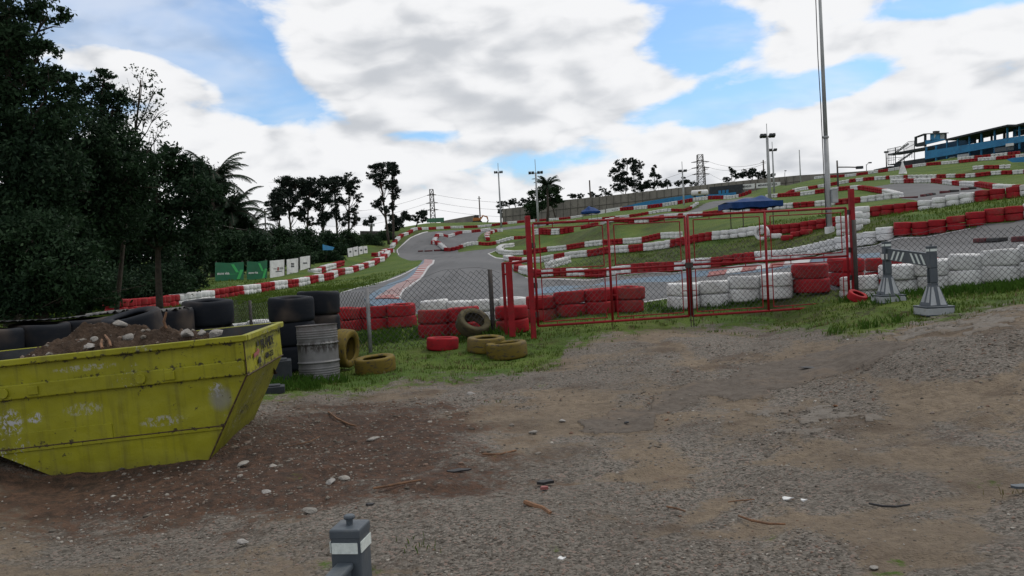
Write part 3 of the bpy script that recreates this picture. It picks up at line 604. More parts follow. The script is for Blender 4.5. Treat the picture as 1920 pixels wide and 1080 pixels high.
def tyre(loc, color, lod=1, label='', group=None, rot=None, cat='tyre', rad=TR, wid=TW, hole=.56, scl=1.0):
    me = tyre_mesh(color, lod, random.randrange(4), rad, wid, hole)
    o = bpy.data.objects.new('tyre', me); scn.collection.objects.link(o); o.location = tuple(map(float, loc))
    o.rotation_euler = rot if rot is not None else (random.uniform(-.045, .045), random.uniform(-.045, .045), random.uniform(0, 6.28))
    o.scale = (scl, scl, scl); tag(o, label, cat, group); return o
def resample(pts, step, off=0.0):
    pts = np.array(pts)[:, :2]; seg = np.hypot(*(pts[1:]-pts[:-1]).T); cum = np.concatenate([[0], np.cumsum(seg)])
    s = np.arange(off, cum[-1], step); return np.stack([np.interp(s, cum, pts[:, 0]), np.interp(s, cum, pts[:, 1])], -1)
def colour_of(px, marks):
    c = marks[0][1]
    for x, k in marks:
        if px >= x: c = k
    return {'r': 'red', 'w': 'white'}[c]
far = []      # (xyz, colour, scale, layer, rowkey, D)
cand = []
def row(key, desc, marks=None, block=4, start='w', layers=2, step=.635, jit=.04):
    pts = [P(*g) for g in ROWS[key]]; s = resample(pts, step)
    px, _, D = proj(np.column_stack([s, zt(s[:, 0], s[:, 1])]))
    cols = [colour_of(x, marks) if marks else ('wr' if start == 'w' else 'rw')[(i//block) % 2] for i, x in enumerate(px)]
    cols = [{'r': 'red', 'w': 'white'}.get(c, c) for c in cols]
    # block and place-in-block counters, in the order left to right in the picture
    order = range(len(s)); nb = {}; lastc = None; cnt = {'red': 0, 'white': 0}; k = 0
    for i in order:
        if cols[i] != lastc: cnt[cols[i]] += 1; k = 0; lastc = cols[i]
        k += 1; x, y = s[i]+rng.normal(0, jit, 2)*.6; z = gz(x, y)-.03
        yaw = random.random()*6
        for l in range(layers):
            cand.append(dict(p=(x+random.gauss(0, jit*.35), y+random.gauss(0, jit*.35), z+l*TW*.97), c=cols[i], l=l, D=float(D[i]), row=key, desc=desc, b=cnt[cols[i]], k=k, n=layers, px=float(px[i])))
row('B', 'wall by the near track', [(0, 'w'), (970, 'r'), (981, 'w'), (997, 'r'), (1021, 'w'), (1040, 'r'), (1064, 'w'), (1102, 'r'), (1142, 'w'), (1195, 'r'), (1265, 'w'), (1339, 'r'), (1425, 'w'), (1672, 'r'), (1915, 'w')])
row('C', 'bank wall behind the gate', [(0, 'w'), (960, 'r'), (985, 'w'), (1043, 'r'), (1060, 'w'), (1108, 'r'), (1149, 'w'), (1179, 'r'), (1212, 'w'), (1264, 'r'), (1341, 'w'), (1440, 'r')])
row('C2', 'wall topping the right bank', [(0, 'r'), (1725, 'w'), (1816, 'r'), (1912, 'w')])
row('D', 'wall past the blue canopy', [(0, 'w'), (1150, 'r'), (1190, 'w'), (1215, 'r'), (1245, 'w'), (1276, 'r'), (1283, 'w'), (1323, 'r'), (1363, 'w'), (1405, 'r'), (1444, 'w'), (1487, 'r'), (1530, 'w'), (1573, 'r'), (1613, 'w')])
row('E', 'inner wall of the far bend', [(0, 'w'), (1460, 'r'), (1500, 'w'), (1529, 'r'), (1550, 'w'), (1575, 'r'), (1597, 'w'), (1611, 'r'), (1660, 'w')])
row('Fr', 'wall behind the far bend', [(0, 'w'), (1695, 'r'), (1715, 'w'), (1750, 'r'), (1772, 'w'), (1790, 'r'), (1806, 'w'), (1831, 'r'), (1867, 'w'), (1902, 'r'), (1925, 'w')])
row('G', 'wall halfway up the hill', [(0, 'r'), (1476, 'r'), (1490, 'w'), (1512, 'r'), (1533, 'w'), (1555, 'r'), (1572, 'w'), (1590, 'r'), (1605, 'w'), (1622, 'r'), (1640, 'w'), (1660, 'r'), (1673, 'w'), (1692, 'r'), (1707, 'w'), (1735, 'w'), (1753, 'r'), (1773, 'w'), (1793, 'r'), (1812, 'w'), (1834, 'r'), (1857, 'w'), (1880, 'r'), (1902, 'w'), (1925, 'r')])
row('H', 'wall below the grandstand', block=5, start='w')
row('I', 'short wall beside the grandstand', block=4, start='w', layers=2)
row('J', 'short wall on the hillside', [(0, 'w'), (1847, 'r'), (1870, 'w')])
row('L', 'wall left of the main straight', [(0, 'r'), (325, 'w'), (330, 'r'), (334, 'w'), (398, 'r'), (446, 'w'), (480, 'r'), (510, 'w'), (533, 'r'), (554, 'w'), (575, 'r'), (589, 'w'), (602, 'r'), (619, 'w'), (628, 'r'), (641, 'w'), (655, 'r'), (667, 'w'), (676, 'r'), (686, 'w'), (697, 'r'), (708, 'w'), (716, 'r'), (722, 'w'), (728, 'r')], layers=2)
row('K', 'wall over the crest of the main straight', block=6, start='w')
row('Mh', 'wall round the distant hairpin', block=5, start='w')
row('Nr', 'wall round the middle island', [(0, 'w'), (940, 'w'), (985, 'r'), (1030, 'w'), (1062, 'r'), (1096, 'w'), (1135, 'r'), (1171, 'w'), (1207, 'r'), (1245, 'w')])
row('Dg', 'short slanting wall on the near island', [(0, 'w')])
row('Pr', 'stack block on the middle green', [(0, 'w'), (1010, 'r'), (1035, 'w'), (1050, 'r')], layers=3)
row('Q', 'small block on the middle green', [(0, 'r')], layers=2)
row('Rr', 'corner wall of the distant green', block=2, start='r')
row('S', 'wall along the distant green', block=6, start='w')
row('T', 'tall wall in front of the blue boards', block=5, start='r', layers=3)
row('U', 'short wall behind the white boards', [(0, 'w'), (597, 'r'), (606, 'w'), (626, 'r')])
row('V', 'second wall left of the main straight', block=3, start='w')
cand.sort(key=lambda d: d['D'])
# ---- front walls by the fence, tyre by tyre: x, distance, colour, top layer count
FRONT = [('white wall behind the thin fence post', [(452, 20.6, 'white', 2), (492, 20.5, 'white', 2)]),
         ('front wall left of the gate', [(656, 18.8, 'red', 2), (704, 18.8, 'red', 2), (755, 18.7, 'red', 2)]),
         ('front wall beside the side gate', [(817, 17.0, 'red', 2), (871, 17.0, 'red', 2), (961, 17.2, 'red', 2)]),
         ('white wall behind the side gate', [(816, 20.0, 'white', 2), (865, 20.0, 'white', 2), (914, 19.8, 'white', 2), (964, 19.6, 'white', 2)]),
         ('front wall behind the left gate leaf', [(1018, 18.4, 'red', 2), (1072, 18.3, 'red', 2), (1125, 18.3, 'red', 2), (1180, 18.3, 'red', 2)]),
         ('front wall behind the right gate leaf', [(1282, 18.3, 'white', 2), (1339, 18.3, 'white', 2), (1396, 18.2, 'white', 2), (1455, 18.0, 'white', 2), (1520, 17.9, 'red', 2), (1587, 18.6, 'red', 2), (1656, 19.2, 'red', 2), (1730, 19.9, 'red', 2)]),
         ('front wall right of the gate', [(1611, 17.6, 'white', 2), (1687, 17.3, 'white', 2), (1757, 16.8, 'white', 2), (1821, 16.3, 'white', 2), (1883, 15.8, 'white', 2), (1955, 15.4, 'white', 2)])]
nfront = 0
for desc, lst in FRONT:
    for i, (px, D, c, n) in enumerate(lst):
        p = at(px, D); p[2] -= .02
        for l in range(n):
            big_ = 1.15 if px > 1500 else (1.03 if D < 18.5 else .98)
            tyre((p[0]+random.gauss(0, .012), p[1]+random.gauss(0, .012), p[2]+l*TW*big_*.97), c, 2, '%s %s tyre, %s stack from left in the %s' % (('lower', 'upper')[l], c, ORD[i], desc), 'tyres of the wall by the fence', scl=big_)
            nfront += 1
NIND = 300-nfront-30
for d in cand[:NIND]:
    lay = {0: 'lower', 1: 'upper' if d['n'] == 2 else 'middle', 2: 'top'}[d['l']]
    lod = 2 if d['D'] < 40 else 1
    tyre(d['p'], d['c'], lod, '%s %s tyre, %s in %s %s block, %s' % (lay, d['c'], ORD[min(d['k']-1, 70)], ORD[d['b']-1], d['c'], d['desc']), 'tyres of the walls round the track')
Vs, Fs, Ms = [], [], []; vo = 0
temps = [tyre_arrays(TR, TW, 10, 0, q) for q in range(4)]
temps1 = [tyre_arrays(TR, TW, 14, 1, q) for q in range(4)]
for d in cand[NIND:]:
    Vv, Fv = (temps if d['D'] > 75 else temps1)[random.randrange(4)]; a = random.random()*6.28
    c_, s_ = math.cos(a), math.sin(a); q = np.column_stack([Vv[:, 0]*c_-Vv[:, 1]*s_, Vv[:, 0]*s_+Vv[:, 1]*c_, Vv[:, 2]])*1.02+np.array(d['p'])
    Vs.append(q); Fs.append(Fv+vo); Ms.append(np.full(len(Fv), 0 if d['c'] == 'red' else 1)); vo += len(Vv)
o = np_mesh('tyre_walls', np.vstack(Vs), np.vstack(Fs), [MT['red'], MT['white']], mi=np.concatenate(Ms), smooth=True)
tag(o, 'mass of small red and white painted tyres lining the distant bends', 'tyre wall', kind='stuff')
# white three-high block beside the light mast, behind the right gate post
for i, (px, D) in enumerate(((1584, 40.0), (1603, 39.8), (1616, 41.0))):
    for l in range(3):
        p = at(px, D); tyre((p[0], p[1], p[2]+l*.3), 'white', 1, '%s big white tyre, %s stack from left of the block behind the right gate post' % (('bottom', 'middle', 'top')[l], ORD[i]), 'white tyre block by the light mast', scl=1.13)
for i, (px, D) in enumerate(((1476, 45.5), (1494, 45.6), (1512, 45.2))):
    p = at(px, D); tyre((p[0], p[1], p[2]), 'red', 1, 'red tyre lying second row deep, %s from left, behind bank wall near the mast' % ORD[i], 'loose red tyres by the mast')
p = at(1436, 47.4); tyre((p[0]-.2, p[1]-.2, p[2]+.40), 'white', 2, 'white tyre standing upright with its open hole facing the lot, on the grass bank', 'upright tyres', rot=(R(90), R(8), R(-38)), scl=1.25, hole=.66)
p = at(1454, 47.0); tyre((p[0], p[1], p[2]), 'white', 1, 'white tyre lying flat just right of the upright white tyre on the bank', None)
# big black slicks behind the skip
BR, BW = .385, .42
def big_black(px, D, n, lab, dz=0.0):
    p = at(px, D); p[2] += dz
    for l in range(n):
        tyre((p[0]+random.gauss(0, .02), p[1]+random.gauss(0, .02), p[2]+l*BW*.98), 'black', 2, '%s wide black slick tyre, %s' % (('bottom', 'middle', 'top')[l+3-n], lab), 'wide black tyres stacked behind the skip', rad=BR, wid=BW, hole=.55, cat='tyre')
big_black(553, 14.3, 3, 'stack directly behind the rusty drum')
big_black(601, 15.2, 3, 'stack half hidden right of the tallest black stack')
for px, D, lab in ((394, 13.6, 'stack at the right end of the roofing sheet'), (318, 13.0, 'second stack left of the roofing sheet end'), (245, 12.5, 'third stack left of the roofing sheet end'), (165, 12.0, 'fourth stack left of the roofing sheet end'), (75, 11.4, 'fifth stack left of the roofing sheet end'), (-20, 10.8, 'leftmost stack under the roofing sheet')):
    n_ = 3; p = at(px, D); top = P(px, {394: 572, 318: 590, 245: 603, 165: 608, 75: 618, -20: 628}[px], D)[2]; big_black(px, D, 3, lab, min(.2, top-3*BW-p[2]+.11))
p = P(262, 600, 11.6); tyre((p[0], p[1]-.1, p[2]-.30), 'black', 2, 'wide black tyre lying tilted on the stacks, behind the soil heap', 'wide black tyres stacked behind the skip', rot=(R(6), R(-9), .4), rad=BR, wid=BW, hole=.55)
# loose tyres at the lot edge
def lie(px, D, c, lab, **k): 
    p = at(px, D, -.02); return tyre(p, c, 2, lab, 'loose tyres on the grass', **k)
lie(705, 13.6, 'yellow', 'yellow and black tyre lying on the grass right of the drum', scl=.97, rot=(R(-3), R(-2), 2.0))
lie(912, 14.9, 'yellow', 'left yellow tyre of the two touching ones below the side gate', scl=1.02)
lie(952, 14.5, 'yellow', 'right muddy yellow tyre of the two touching ones below the side gate', scl=1.05, rot=(R(2), R(3), 4.0))
p = at(624, 14.0); tyre((p[0]+.10, p[1], p[2]+.37), 'yellow', 2, 'yellow tyre standing upright against the right side of the drum', 'loose tyres on the grass', rot=(0, R(96), R(-14)), scl=.98, hole=.6)
p = at(884, 16.2); tyre((p[0], p[1], p[2]+.16), 'muddy', 2, 'muddy worn tyre leaning with grass growing through it beside the red stack', 'loose tyres on the grass', rot=(R(38), R(14), .3), scl=.98, hole=.62)
lie(830, 15.3, 'red', 'small red tyre lying sunk in grass in front of the red stacks', scl=.85)
p = at(1605, 16.2); tyre((p[0], p[1], p[2]+.02), 'red', 2, 'crushed small red tyre lying at the foot of the right gate post', 'loose tyres on the grass', rot=(R(24), R(-12), 1.), scl=.55)
# low dark red blocks lying on the near and distant tarmac
def divider(x0, y0, x1, y1, h, lab, wid=.28, mt=None):
    a, b = hit(x0, y0), hit(x1, y1); d = b-a; L_ = float(np.hypot(d[0], d[1])); n = max(1, int(L_/.9)); mb = MB()
    ang = math.atan2(d[1], d[0]); rt = Matrix.Rotation(ang, 3, 'Z')
    for i in range(n):
        t = (i+.5)/n; q = a+d*t; mb.box((q[0], q[1], q[2]+h/2-.02), (L_/n*.93, wid, h), rt, i % 2)
    o = mb.build('track_divider', [worn_red, m_black], bevel=.04); return tag(o, lab, 'track divider', 'low blocks lying on the track')
worn_red = worn('dark_red_rubber', (.12, .018, .022), (.06, .014, .018), 5, .8, (.02, .02, .02), .6, .006)
divider(1831, 454, 1883, 452.5, .15, 'long dark red and black block lying on the near track, left of its neighbour')
divider(1902, 453, 1990, 449, .17, 'red block lying on the near track at the right picture edge')
divider(1685, 372, 1722, 371, .14, 'first low red strip from the left on the far bend', 1.0*.3)
divider(1728, 369, 1752, 365, .2, 'second low red strip from the left on the far bend')
divider(1763, 363, 1797, 359, .22, 'third low red strip from the left on the far bend')
divider(1803, 357, 1829, 354, .22, 'fourth low red strip from the left on the far bend')
divider(784, 472, 793, 471.8, .2, 'leftmost short dark strip before the distant hairpin', .3)
divider(796, 472, 811, 471, .2, 'middle dark strip before the distant hairpin', .3)
divider(814, 471, 836, 470, .25, 'right dark red strip before the distant hairpin', .3)
# ------------------------------------------------------------------ chain-link and gate
def wire_net(mb, fn, L_, Hf, pitch=.11, r=.0038, seg=.45, n=3, jag=0.0, s0=0.0):
    """two families of diagonal wires on the sheet fn(s, t), 0<=s<=L_, 0<=t<=Hf(s)"""
    Hm = max(Hf(L_*i/20) for i in range(21))
    for fam in (1, -1):
        k0 = int(-Hm/pitch)-1; k1 = int(L_/pitch)+int(Hm/pitch)+2
        for k in range(k0, k1):
            base = k*pitch; pts = []; t = 0.0
            while t <= Hm+1e-6:
                s = base+t if fam == 1 else base-t
                if 0 <= s <= L_ and t <= Hf(s)+(random.uniform(-jag, jag) if jag else 0): pts.append(fn(s, t))
                elif pts: 
                    if len(pts) > 1: mb.tube(pts, r, n, cap=False)
                    pts = []
                t += seg if L_ > 3 else seg*.5
            # clip remainder ends exactly on the top edge
            if len(pts) > 1: mb.tube(pts, r, n, cap=False)
def hv(a, b): return a*(1-b)
# --- gate
GA, GBp = at(1001, 16.0), at(1604, 17.0)
gu = Vector((GBp[0]-GA[0], GBp[1]-GA[1], 0)); GL = gu.length; gu.normalize(); gn = Vector((gu.y, -gu.x, 0))   # gn points to the camera
def G(s, z, o=0.0): return Vector((GA[0], GA[1], 0))+gu*s+gn*o+Vector((0, 0, z))
def gs(px):  # distance along the gate line under a picture column
    lo, hi = -3., GL+3.
    for _ in range(40):
        m = (lo+hi)/2
        if proj(np.array(G(m, 1.2)))[0] < px: lo = m
        else: hi = m
    return lo
ptop = [P(990, 405, 16.0)[2], P(1587, 355, 17.0)[2]]
for k, (s, base, top, lab) in enumerate(((0, GA[2], ptop[0], 'tall red square gate post at the left end of the gate'), (GL, GBp[2], ptop[1], 'tall red square gate post at the right end of the gate'))):
    mb = MB(); q = G(s, (base+top)/2-.05); mb.box(q, (.095, .095, top-base+.1), Matrix.Rotation(math.atan2(gu.y, gu.x), 3, 'Z'))
    o = empty('gate_post', G(s, base)); tag(o, lab, 'gate post', 'tall red gate posts')
    c = mb.build('post', m_redsteel, bevel=.012); c.parent = o; c.matrix_parent_inverse = Matrix.Translation(-o.location)
    hg = MB()
    for hz in (base+.45, base+1.0, base+1.75): hg.box(G(s+(.09 if k == 0 else -.09), hz, 0), (.07, .04, .10), Matrix.Rotation(math.atan2(gu.y, gu.x), 3, 'Z'))
    h = hg.build('hinge', m_darksteel, bevel=.005); h.parent = o; h.matrix_parent_inverse = Matrix.Translation(-o.location)
def put(mb, name, mat, par, **k):
    o = mb.build(name, mat, **k); o.parent = par; o.matrix_parent_inverse = Matrix.Translation(-par.location); return o
def gate_leaf(s0, s1, zb, ztp, zmid, smid, lab, bolt_side):
    o = empty('gate_leaf', G(s0, zb)); tag(o, lab, 'gate', 'leaves of the red double gate')
    f = MB(); r = .024
    for a, b in (((s0, zb), (s1, zb)), ((s0, ztp), (s1, ztp)), ((s0, zmid), (s1, zmid)), ((s0, zb), (s0, ztp)), ((s1, zb), (s1, ztp)), ((smid, zb), (smid, ztp))):
        f.tube([G(a[0], a[1]), G(b[0], b[1])], r, 10)
    put(f, 'frame', m_redsteel, o, smooth=True)
    inn = MB(); r = .011
    for (a, b) in ((s0, smid), (smid, s1)):
        for (c, d) in ((zb, zmid), (zmid, ztp)):
            m = .11; pts = [(a+m, c+.075), (b-m, c+.075), (b-m, d-.09), (a+m, d-.09)]
            for i in range(4):
                p_, q_ = pts[i], pts[(i+1) % 4]; inn.tube([G(*p_), G(*q_)], r, 5)
            for s_ in ((a+b)/2-.35, (a+b)/2+.35):
                inn.tube([G(s_, c), G(s_, c+.075)], r*.8, 5); inn.tube([G(s_, d), G(s_, d-.09)], r*.8, 5)
            inn.tube([G(a, (c+d)/2), G(a+m, (c+d)/2)], r*.8, 5); inn.tube([G(b-m, (c+d)/2), G(b, (c+d)/2)], r*.8, 5)
    put(inn, 'inner_frame', m_redsteel, o)
    net = MB(); ph = random.random()*6
    for (a, b) in ((s0+.11, smid-.11), (smid+.11, s1-.11)):
        z0 = zb+.075
        fn = lambda s, t, a=a, z0=z0: G(a+s, z0+t, .012+.015*math.sin(s*3+t*2+ph))
        wire_net(net, fn, b-a, lambda s: zmid-.09-z0, seg=.12, r=.0036)
        z0b = zmid+.075
        fn2 = lambda s, t, a=a, z0=z0b: G(a+s, z0+t, .012+.03*math.sin(s*4+ph))
        wire_net(net, fn2, b-a, lambda s: .26+.12*math.sin(s*2.6+ph)+.06*math.sin(s*7), seg=.12, r=.0036)
    put(net, 'wire_mesh', m_wire, o)
    bo = MB(); sx = s1 if bolt_side > 0 else s0
    bo.tube([G(sx+.01, zb-.42, .05), G(sx+.01, zmid, .05)], .009, 6); bo.box(G(sx, zmid, .04), (.09, .05, .1), Matrix.Rotation(math.atan2(gu.y, gu.x), 3, 'Z'))
    put(bo, 'drop_bolt' if bolt_side < 0 else 'latch', m_darksteel, o)
    return o
zb, ztp, zmid = .41, 2.33, P(1289, 497, 16.5)[2]
gate_leaf(gs(1005), gs(1289), zb, ztp, zmid, gs(1145), 'left leaf of the red tubular gate with torn wire mesh', 1)
gate_leaf(gs(1294), gs(1590), zb+.0, ztp+.02, zmid+.0, gs(1438), 'right leaf of the red tubular gate with torn wire mesh', -1)
# --- side frame left of the gate
o = empty('side_gate_frame', at(961, 16.2)); tag(o, 'low red steel frame of two posts and a bar left of the gate', 'gate frame')
a1, a2 = at(950, 16.35), at(961, 16.2); mb = MB()
t1, t2 = P(939, 493, 16.35)[2], P(949, 492, 16.2)[2]
mb.box((a1[0], a1[1], (a1[2]+t1)/2), (.06, .06, t1-a1[2])); put(mb, 'thin_post', m_redsteel, o, bevel=.006)
mb = MB(); mb.box((a2[0], a2[1], (a2[2]+t2)/2), (.12, .12, t2-a2[2])); put(mb, 'thick_post', m_redsteel, o, bevel=.008)
mb = MB(); mb.tube([(a2[0], a2[1], t2-.03), G(0, P(997, 488, 16.0)[2])], .026, 8); mb.tube([(a1[0], a1[1], t1-.22), (a2[0], a2[1], t2-.22)], .02, 8); mb.tube([(a1[0], a1[1], t1-.01), (a2[0], a2[1], t2-.01)], .02, 8); put(mb, 'cross_bar', m_redsteel, o)
# --- fence runs
def fence(path, label, posts, ph):
    """path: (x, D, y of the top edge)"""
    pts = [at(a, D) for a, D, _ in path]; tops = [P(a, y, D)[2] for a, D, y in path]
    d = [0.0]
    for i in range(len(pts)-1): d.append(d[-1]+float(np.hypot(*(pts[i+1]-pts[i])[:2])))
    X = lambda s: np.interp(s, d, [p[0] for p in pts]); Y = lambda s: np.interp(s, d, [p[1] for p in pts]); T = lambda s: np.interp(s, d, tops)
    zs = np.array([gz(X(s), Y(s)) for s in np.linspace(0, d[-1], 60)]); Z = lambda s: np.interp(s, np.linspace(0, d[-1], 60), zs)
    o = empty('chain_link_fence', pts[0]); tag(o, label, 'fence', 'chain-link fence along the lot')
    net = MB()
    def fn(s, t):
        z0 = Z(s)+.02; wob = .035*math.sin(s*2.1+ph)+.02*math.sin(s*5.3+t*3)
        return Vector((X(s)+wob*.3, Y(s)-.05+wob, z0+t+.012*math.sin(s*9)))
    Hf = lambda s: T(s)-Z(s)-.02+.03*math.sin(s*3.1+ph)
    wire_net(net, fn, d[-1], Hf, pitch=.11, r=.0038, seg=.11, n=3)
    # selvage along the torn top edge
    net.tube([fn(s, Hf(s)) for s in np.arange(0, d[-1], .11)], .003, 3, cap=False)
    put(net, 'wire_mesh', m_wire, o)
    for (px, D, yt, r, mt) in posts:
        b = at(px, D); tz = P(px, yt, D)[2]; mb = MB(); mb.tube([(b[0], b[1], b[2]-.1), (b[0], b[1], tz)], r, 10); put(mb, 'post', mt, o, smooth=True)
    return o
fence([(440, 20.5, 566), (472, 19.5, 562), (560, 17.6, 556), (640, 16.2, 541), (690, 15.5, 545), (760, 15.7, 526), (850, 16.0, 506), (925, 16.3, 503), (950, 16.35, 512)],
      'sagging chain-link fence between the black tyre stacks and the gate', [(473, 19.5, 563, .035, m_darksteel), (695, 15.5, 540, .036, m_grey_post), (925, 16.3, 505, .045, m_darksteel)], 1.0)
fence([(1608, 16.9, 440), (1700, 16.5, 438), (1800, 15.8, 425), (1920, 14.9, 412), (2050, 14.2, 398)], 'chain-link fence running right from the gate behind the plastic barrier', [(1607, 16.9, 412, .04, m_darksteel), (2050, 14.2, 390, .045, m_darksteel)], 2.4)
# ------------------------------------------------------------------ lettering
def text(s, size, mat, mx, parent, name='lettering', ext=.002, sx=1.0, bold=0.0):
    cu = bpy.data.curves.new('t', 'FONT'); cu.body = s; cu.size = size; cu.extrude = ext; cu.offset = bold; cu.resolution_u = 3
    ob = bpy.data.objects.new('t', cu); scn.collection.objects.link(ob)
    bpy.context.view_layer.update()
    me = bpy.data.meshes.new_from_object(ob.evaluated_get(bpy.context.evaluated_depsgraph_get()))
    bpy.data.objects.remove(ob); bpy.data.curves.remove(cu)
    for v in me.vertices: v.co.x *= sx
    me.transform(mx); me.materials.clear(); me.materials.append(mat); me.name = name
    o = bpy.data.objects.new(name, me); scn.collection.objects.link(o)
    if parent is not None: o.parent = parent
    return o
def basis(o, x, y):
    x = Vector(x).normalized(); y = Vector(y).normalized(); z = x.cross(y)
    m = Matrix.Identity(4)
    for i in range(3): m[i][0] = x[i]; m[i][1] = y[i]; m[i][2] = z[i]
    m.translation = Vector(o); return m
# ------------------------------------------------------------------ skip full of rubble
sk_o = P(390, 868, 7.6)
skip = empty('rubble_skip', sk_o); skip.rotation_euler = (0, R(-2.6), R(4.9)); tag(skip, 'yellow chipped steel skip heaped with brown soil on the gravel', 'skip')
SK = [(-1.25, 0), (0, 0), (.42, .74), (.42, 1.10), (-2.60, 1.10), (-2.60, .74)]; SWD = 1.75
mb = MB(); t_ = .012
def side(y0, y1):
    mb.prism([(x, y0, z) for x, z in SK][::-1] if y1 > y0 else [(x, y0, z) for x, z in SK], (0, y1-y0, 0))
side(0, t_); side(SWD-t_, SWD)
body_pts = [(.42, 1.10), (.42, .74), (0, 0), (-1.25, 0), (-2.60, .74), (-2.60, 1.10)]
for i in range(5):
    (x1, z1), (x2, z2) = body_pts[i], body_pts[i+1]; d = Vector((x2-x1, 0, z2-z1)).normalized(); n_ = Vector((-d.z, 0, d.x))*(-1)
    q = n_*.012
    mb.prism([(x1, t_, z1), (x2, t_, z2), (x2, SWD-t_, z2), (x1, SWD-t_, z1)], -Vector((d.z, 0, -d.x))*.012 if False else Vector((0, 0, 0))+Vector((-.001, 0, 0))+q*1.0)
body = mb.build('body', m_skip, skip)
mb = MB()   # liner showing scraped steel on the inside
for i in range(5):
    (x1, z1), (x2, z2) = body_pts[i], body_pts[i+1]; s_ = .97; cx, cz = -1.09, .75
    f_ = lambda x, z: (cx+(x-cx)*s_, cz+(z-cz)*(s_ if z < 1 else .99))
    a, b = f_(x1, z1), f_(x2, z2); mb.add([(a[0], .03, a[1]), (b[0], .03, b[1]), (b[0], SWD-.03, b[1]), (a[0], SWD-.03, a[1])], [(0, 1, 2, 3)])
mb.add([(f_(x, z)[0], SWD-.03, f_(x, z)[1]) for x, z in SK], [(0, 1, 2, 3, 4, 5)]); mb.add([(f_(x, z)[0], .03, f_(x, z)[1]) for x, z in SK], [(5, 4, 3, 2, 1, 0)])
mb.build('inner_liner', m_skipin, skip)
mb = MB()
mb.box((-1.09, -.022, 1.075), (3.10, .05, .055)); mb.box((-1.09, SWD+.022, 1.075), (3.10, .05, .055)); mb.box((.445, SWD/2, 1.075), (.048, SWD-.01, .055)); mb.box((-2.625, SWD/2, 1.075), (.048, SWD-.01, .055))
mb.build('rim', m_skip, skip, bevel=.008)
mb = MB()
mb.box((-1.09, -.016, .815), (3.0, .034, .13)); mb.box((-1.09, SWD+.016, .815), (3.0, .034, .13))
mb.build('side_channel', m_skip, skip, bevel=.01)
for c_, d_ in (((.385, -.012, .965), (.07, .026, .166)), ((-.84, -.006, .30), (2.0, .014, .03)), ((-2.57, -.012, .965), (.07, .026, .166))):
    mb = MB(); mb.box(c_, d_); mb.build('stiffener', m_skip, skip, bevel=.004)
mb = MB()
for (x0, x1) in ((-1.96, -.78), ): mb.box(((x0+x1)/2, -.004, .37), (x1-x0, .010, .16))
mb.build('patch_plate', m_skip, skip, bevel=.003)
for lx in (-.48, -1.64):
    mb = MB(); mb.tube([(lx, -.030, .815), (lx, -.055, .815)], .045, 20); mb.build('lug', m_skip, skip, bevel=.004)
    mb = MB(); mb.box((lx+.25, -.040, .815), (.085, .018, .075)); mb.build('lug_plate', m_skip, skip, bevel=.004)
mb = MB()
mb.tube([(.425, -.002, .02+.0), (.425, -.002, .02)], .001, 3) if False else None
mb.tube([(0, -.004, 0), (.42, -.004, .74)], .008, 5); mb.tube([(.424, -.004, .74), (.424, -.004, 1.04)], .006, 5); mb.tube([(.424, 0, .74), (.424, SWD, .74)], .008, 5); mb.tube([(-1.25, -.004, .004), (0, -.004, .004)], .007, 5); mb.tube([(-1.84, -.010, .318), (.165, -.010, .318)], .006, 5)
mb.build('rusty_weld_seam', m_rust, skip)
mx = basis((.437, .62, .91), (0, 1, 0), (0, 0, 1)); text('PIRÂMIDE', .135, m_black, mx, skip, sx=1.12, bold=0)
mx = basis((.437, .78, .80), (0, 1, 0), (0, 0, 1)); text('4684-1233', .085, m_black, mx, skip, sx=1.1, bold=0)
mx = basis((.437, 1.58, .99), (0, 1, 0), (0, 0, 1)); text('PT', .055, m_black, mx, skip, bold=.002)
mb = MB(); mb.prism([(.4345, .30, .86), (.4345, .46, .885), (.4345, .46, .86), (.4345, .56, .91), (.4345, .46, .94), (.4345, .46, .915), (.4345, .30, .90)], (.003, 0, 0)); mb.build('red_arrow_emblem', m_kerbred, skip)
mb = MB(); mb.prism([(.4345, .46, .79), (.4345, .60, .79), (.4345, .56, .85), (.4345, .50, .85)], (.002, 0, 0)); mb.prism([(.4345, .48, .955), (.4345, .58, .955), (.4345, .53, 1.02)], (.002, 0, 0)); mb.build('triangle_emblem', m_black, skip)
# heap of soil

skip.rotation_mode = 'XYZ'
SM = Matrix.Translation(Vector(sk_o)) @ skip.rotation_euler.to_matrix().to_4x4()
nx, ny = 300, 170; hx = np.linspace(-2.45, .36, nx); hy = np.linspace(.035, SWD-.035, ny); HX, HY = np.meshgrid(hx, hy)
def heap(HX, HY):
    z = .92+.25*np.exp(-(((HX+1.35)/.78)**2+((HY-.95)/.6)**2))+.16*np.exp(-(((HX+.7)/.6)**2+((HY-.9)/.6)**2))+.05*np.exp(-(((HX+.1)/.35)**2+((HY-.6)/.5)**2))
    z = z-.55*np.clip((-1.85-HX)/.35, 0, 1)-.22*np.clip((HX-.02)/.3, 0, 1)-.16*np.clip((HY-1.25)/.4, 0, 1)-.06*np.clip((.25-HY)/.2, 0, 1)
    z = z+.15*vnoise(HX+9, HY+9, 3.1, 11)+.09*vnoise(HX+9, HY+9, 8, 12)+.05*vnoise(HX+9, HY+9, 19, 13)+.03*vnoise(HX+9, HY+9, 41, 14)
    return np.maximum(z, np.maximum(.78*np.clip(HX, 0, 1)/.42*.76, 0)+.06)
CL = np.random.default_rng(77)
_hb = heap
_cx, _cy, _cr = CL.uniform(-2.2, .3, 260), CL.uniform(.05, 1.7, 260), CL.uniform(.012, .055, 260)*CL.random(260)**.5
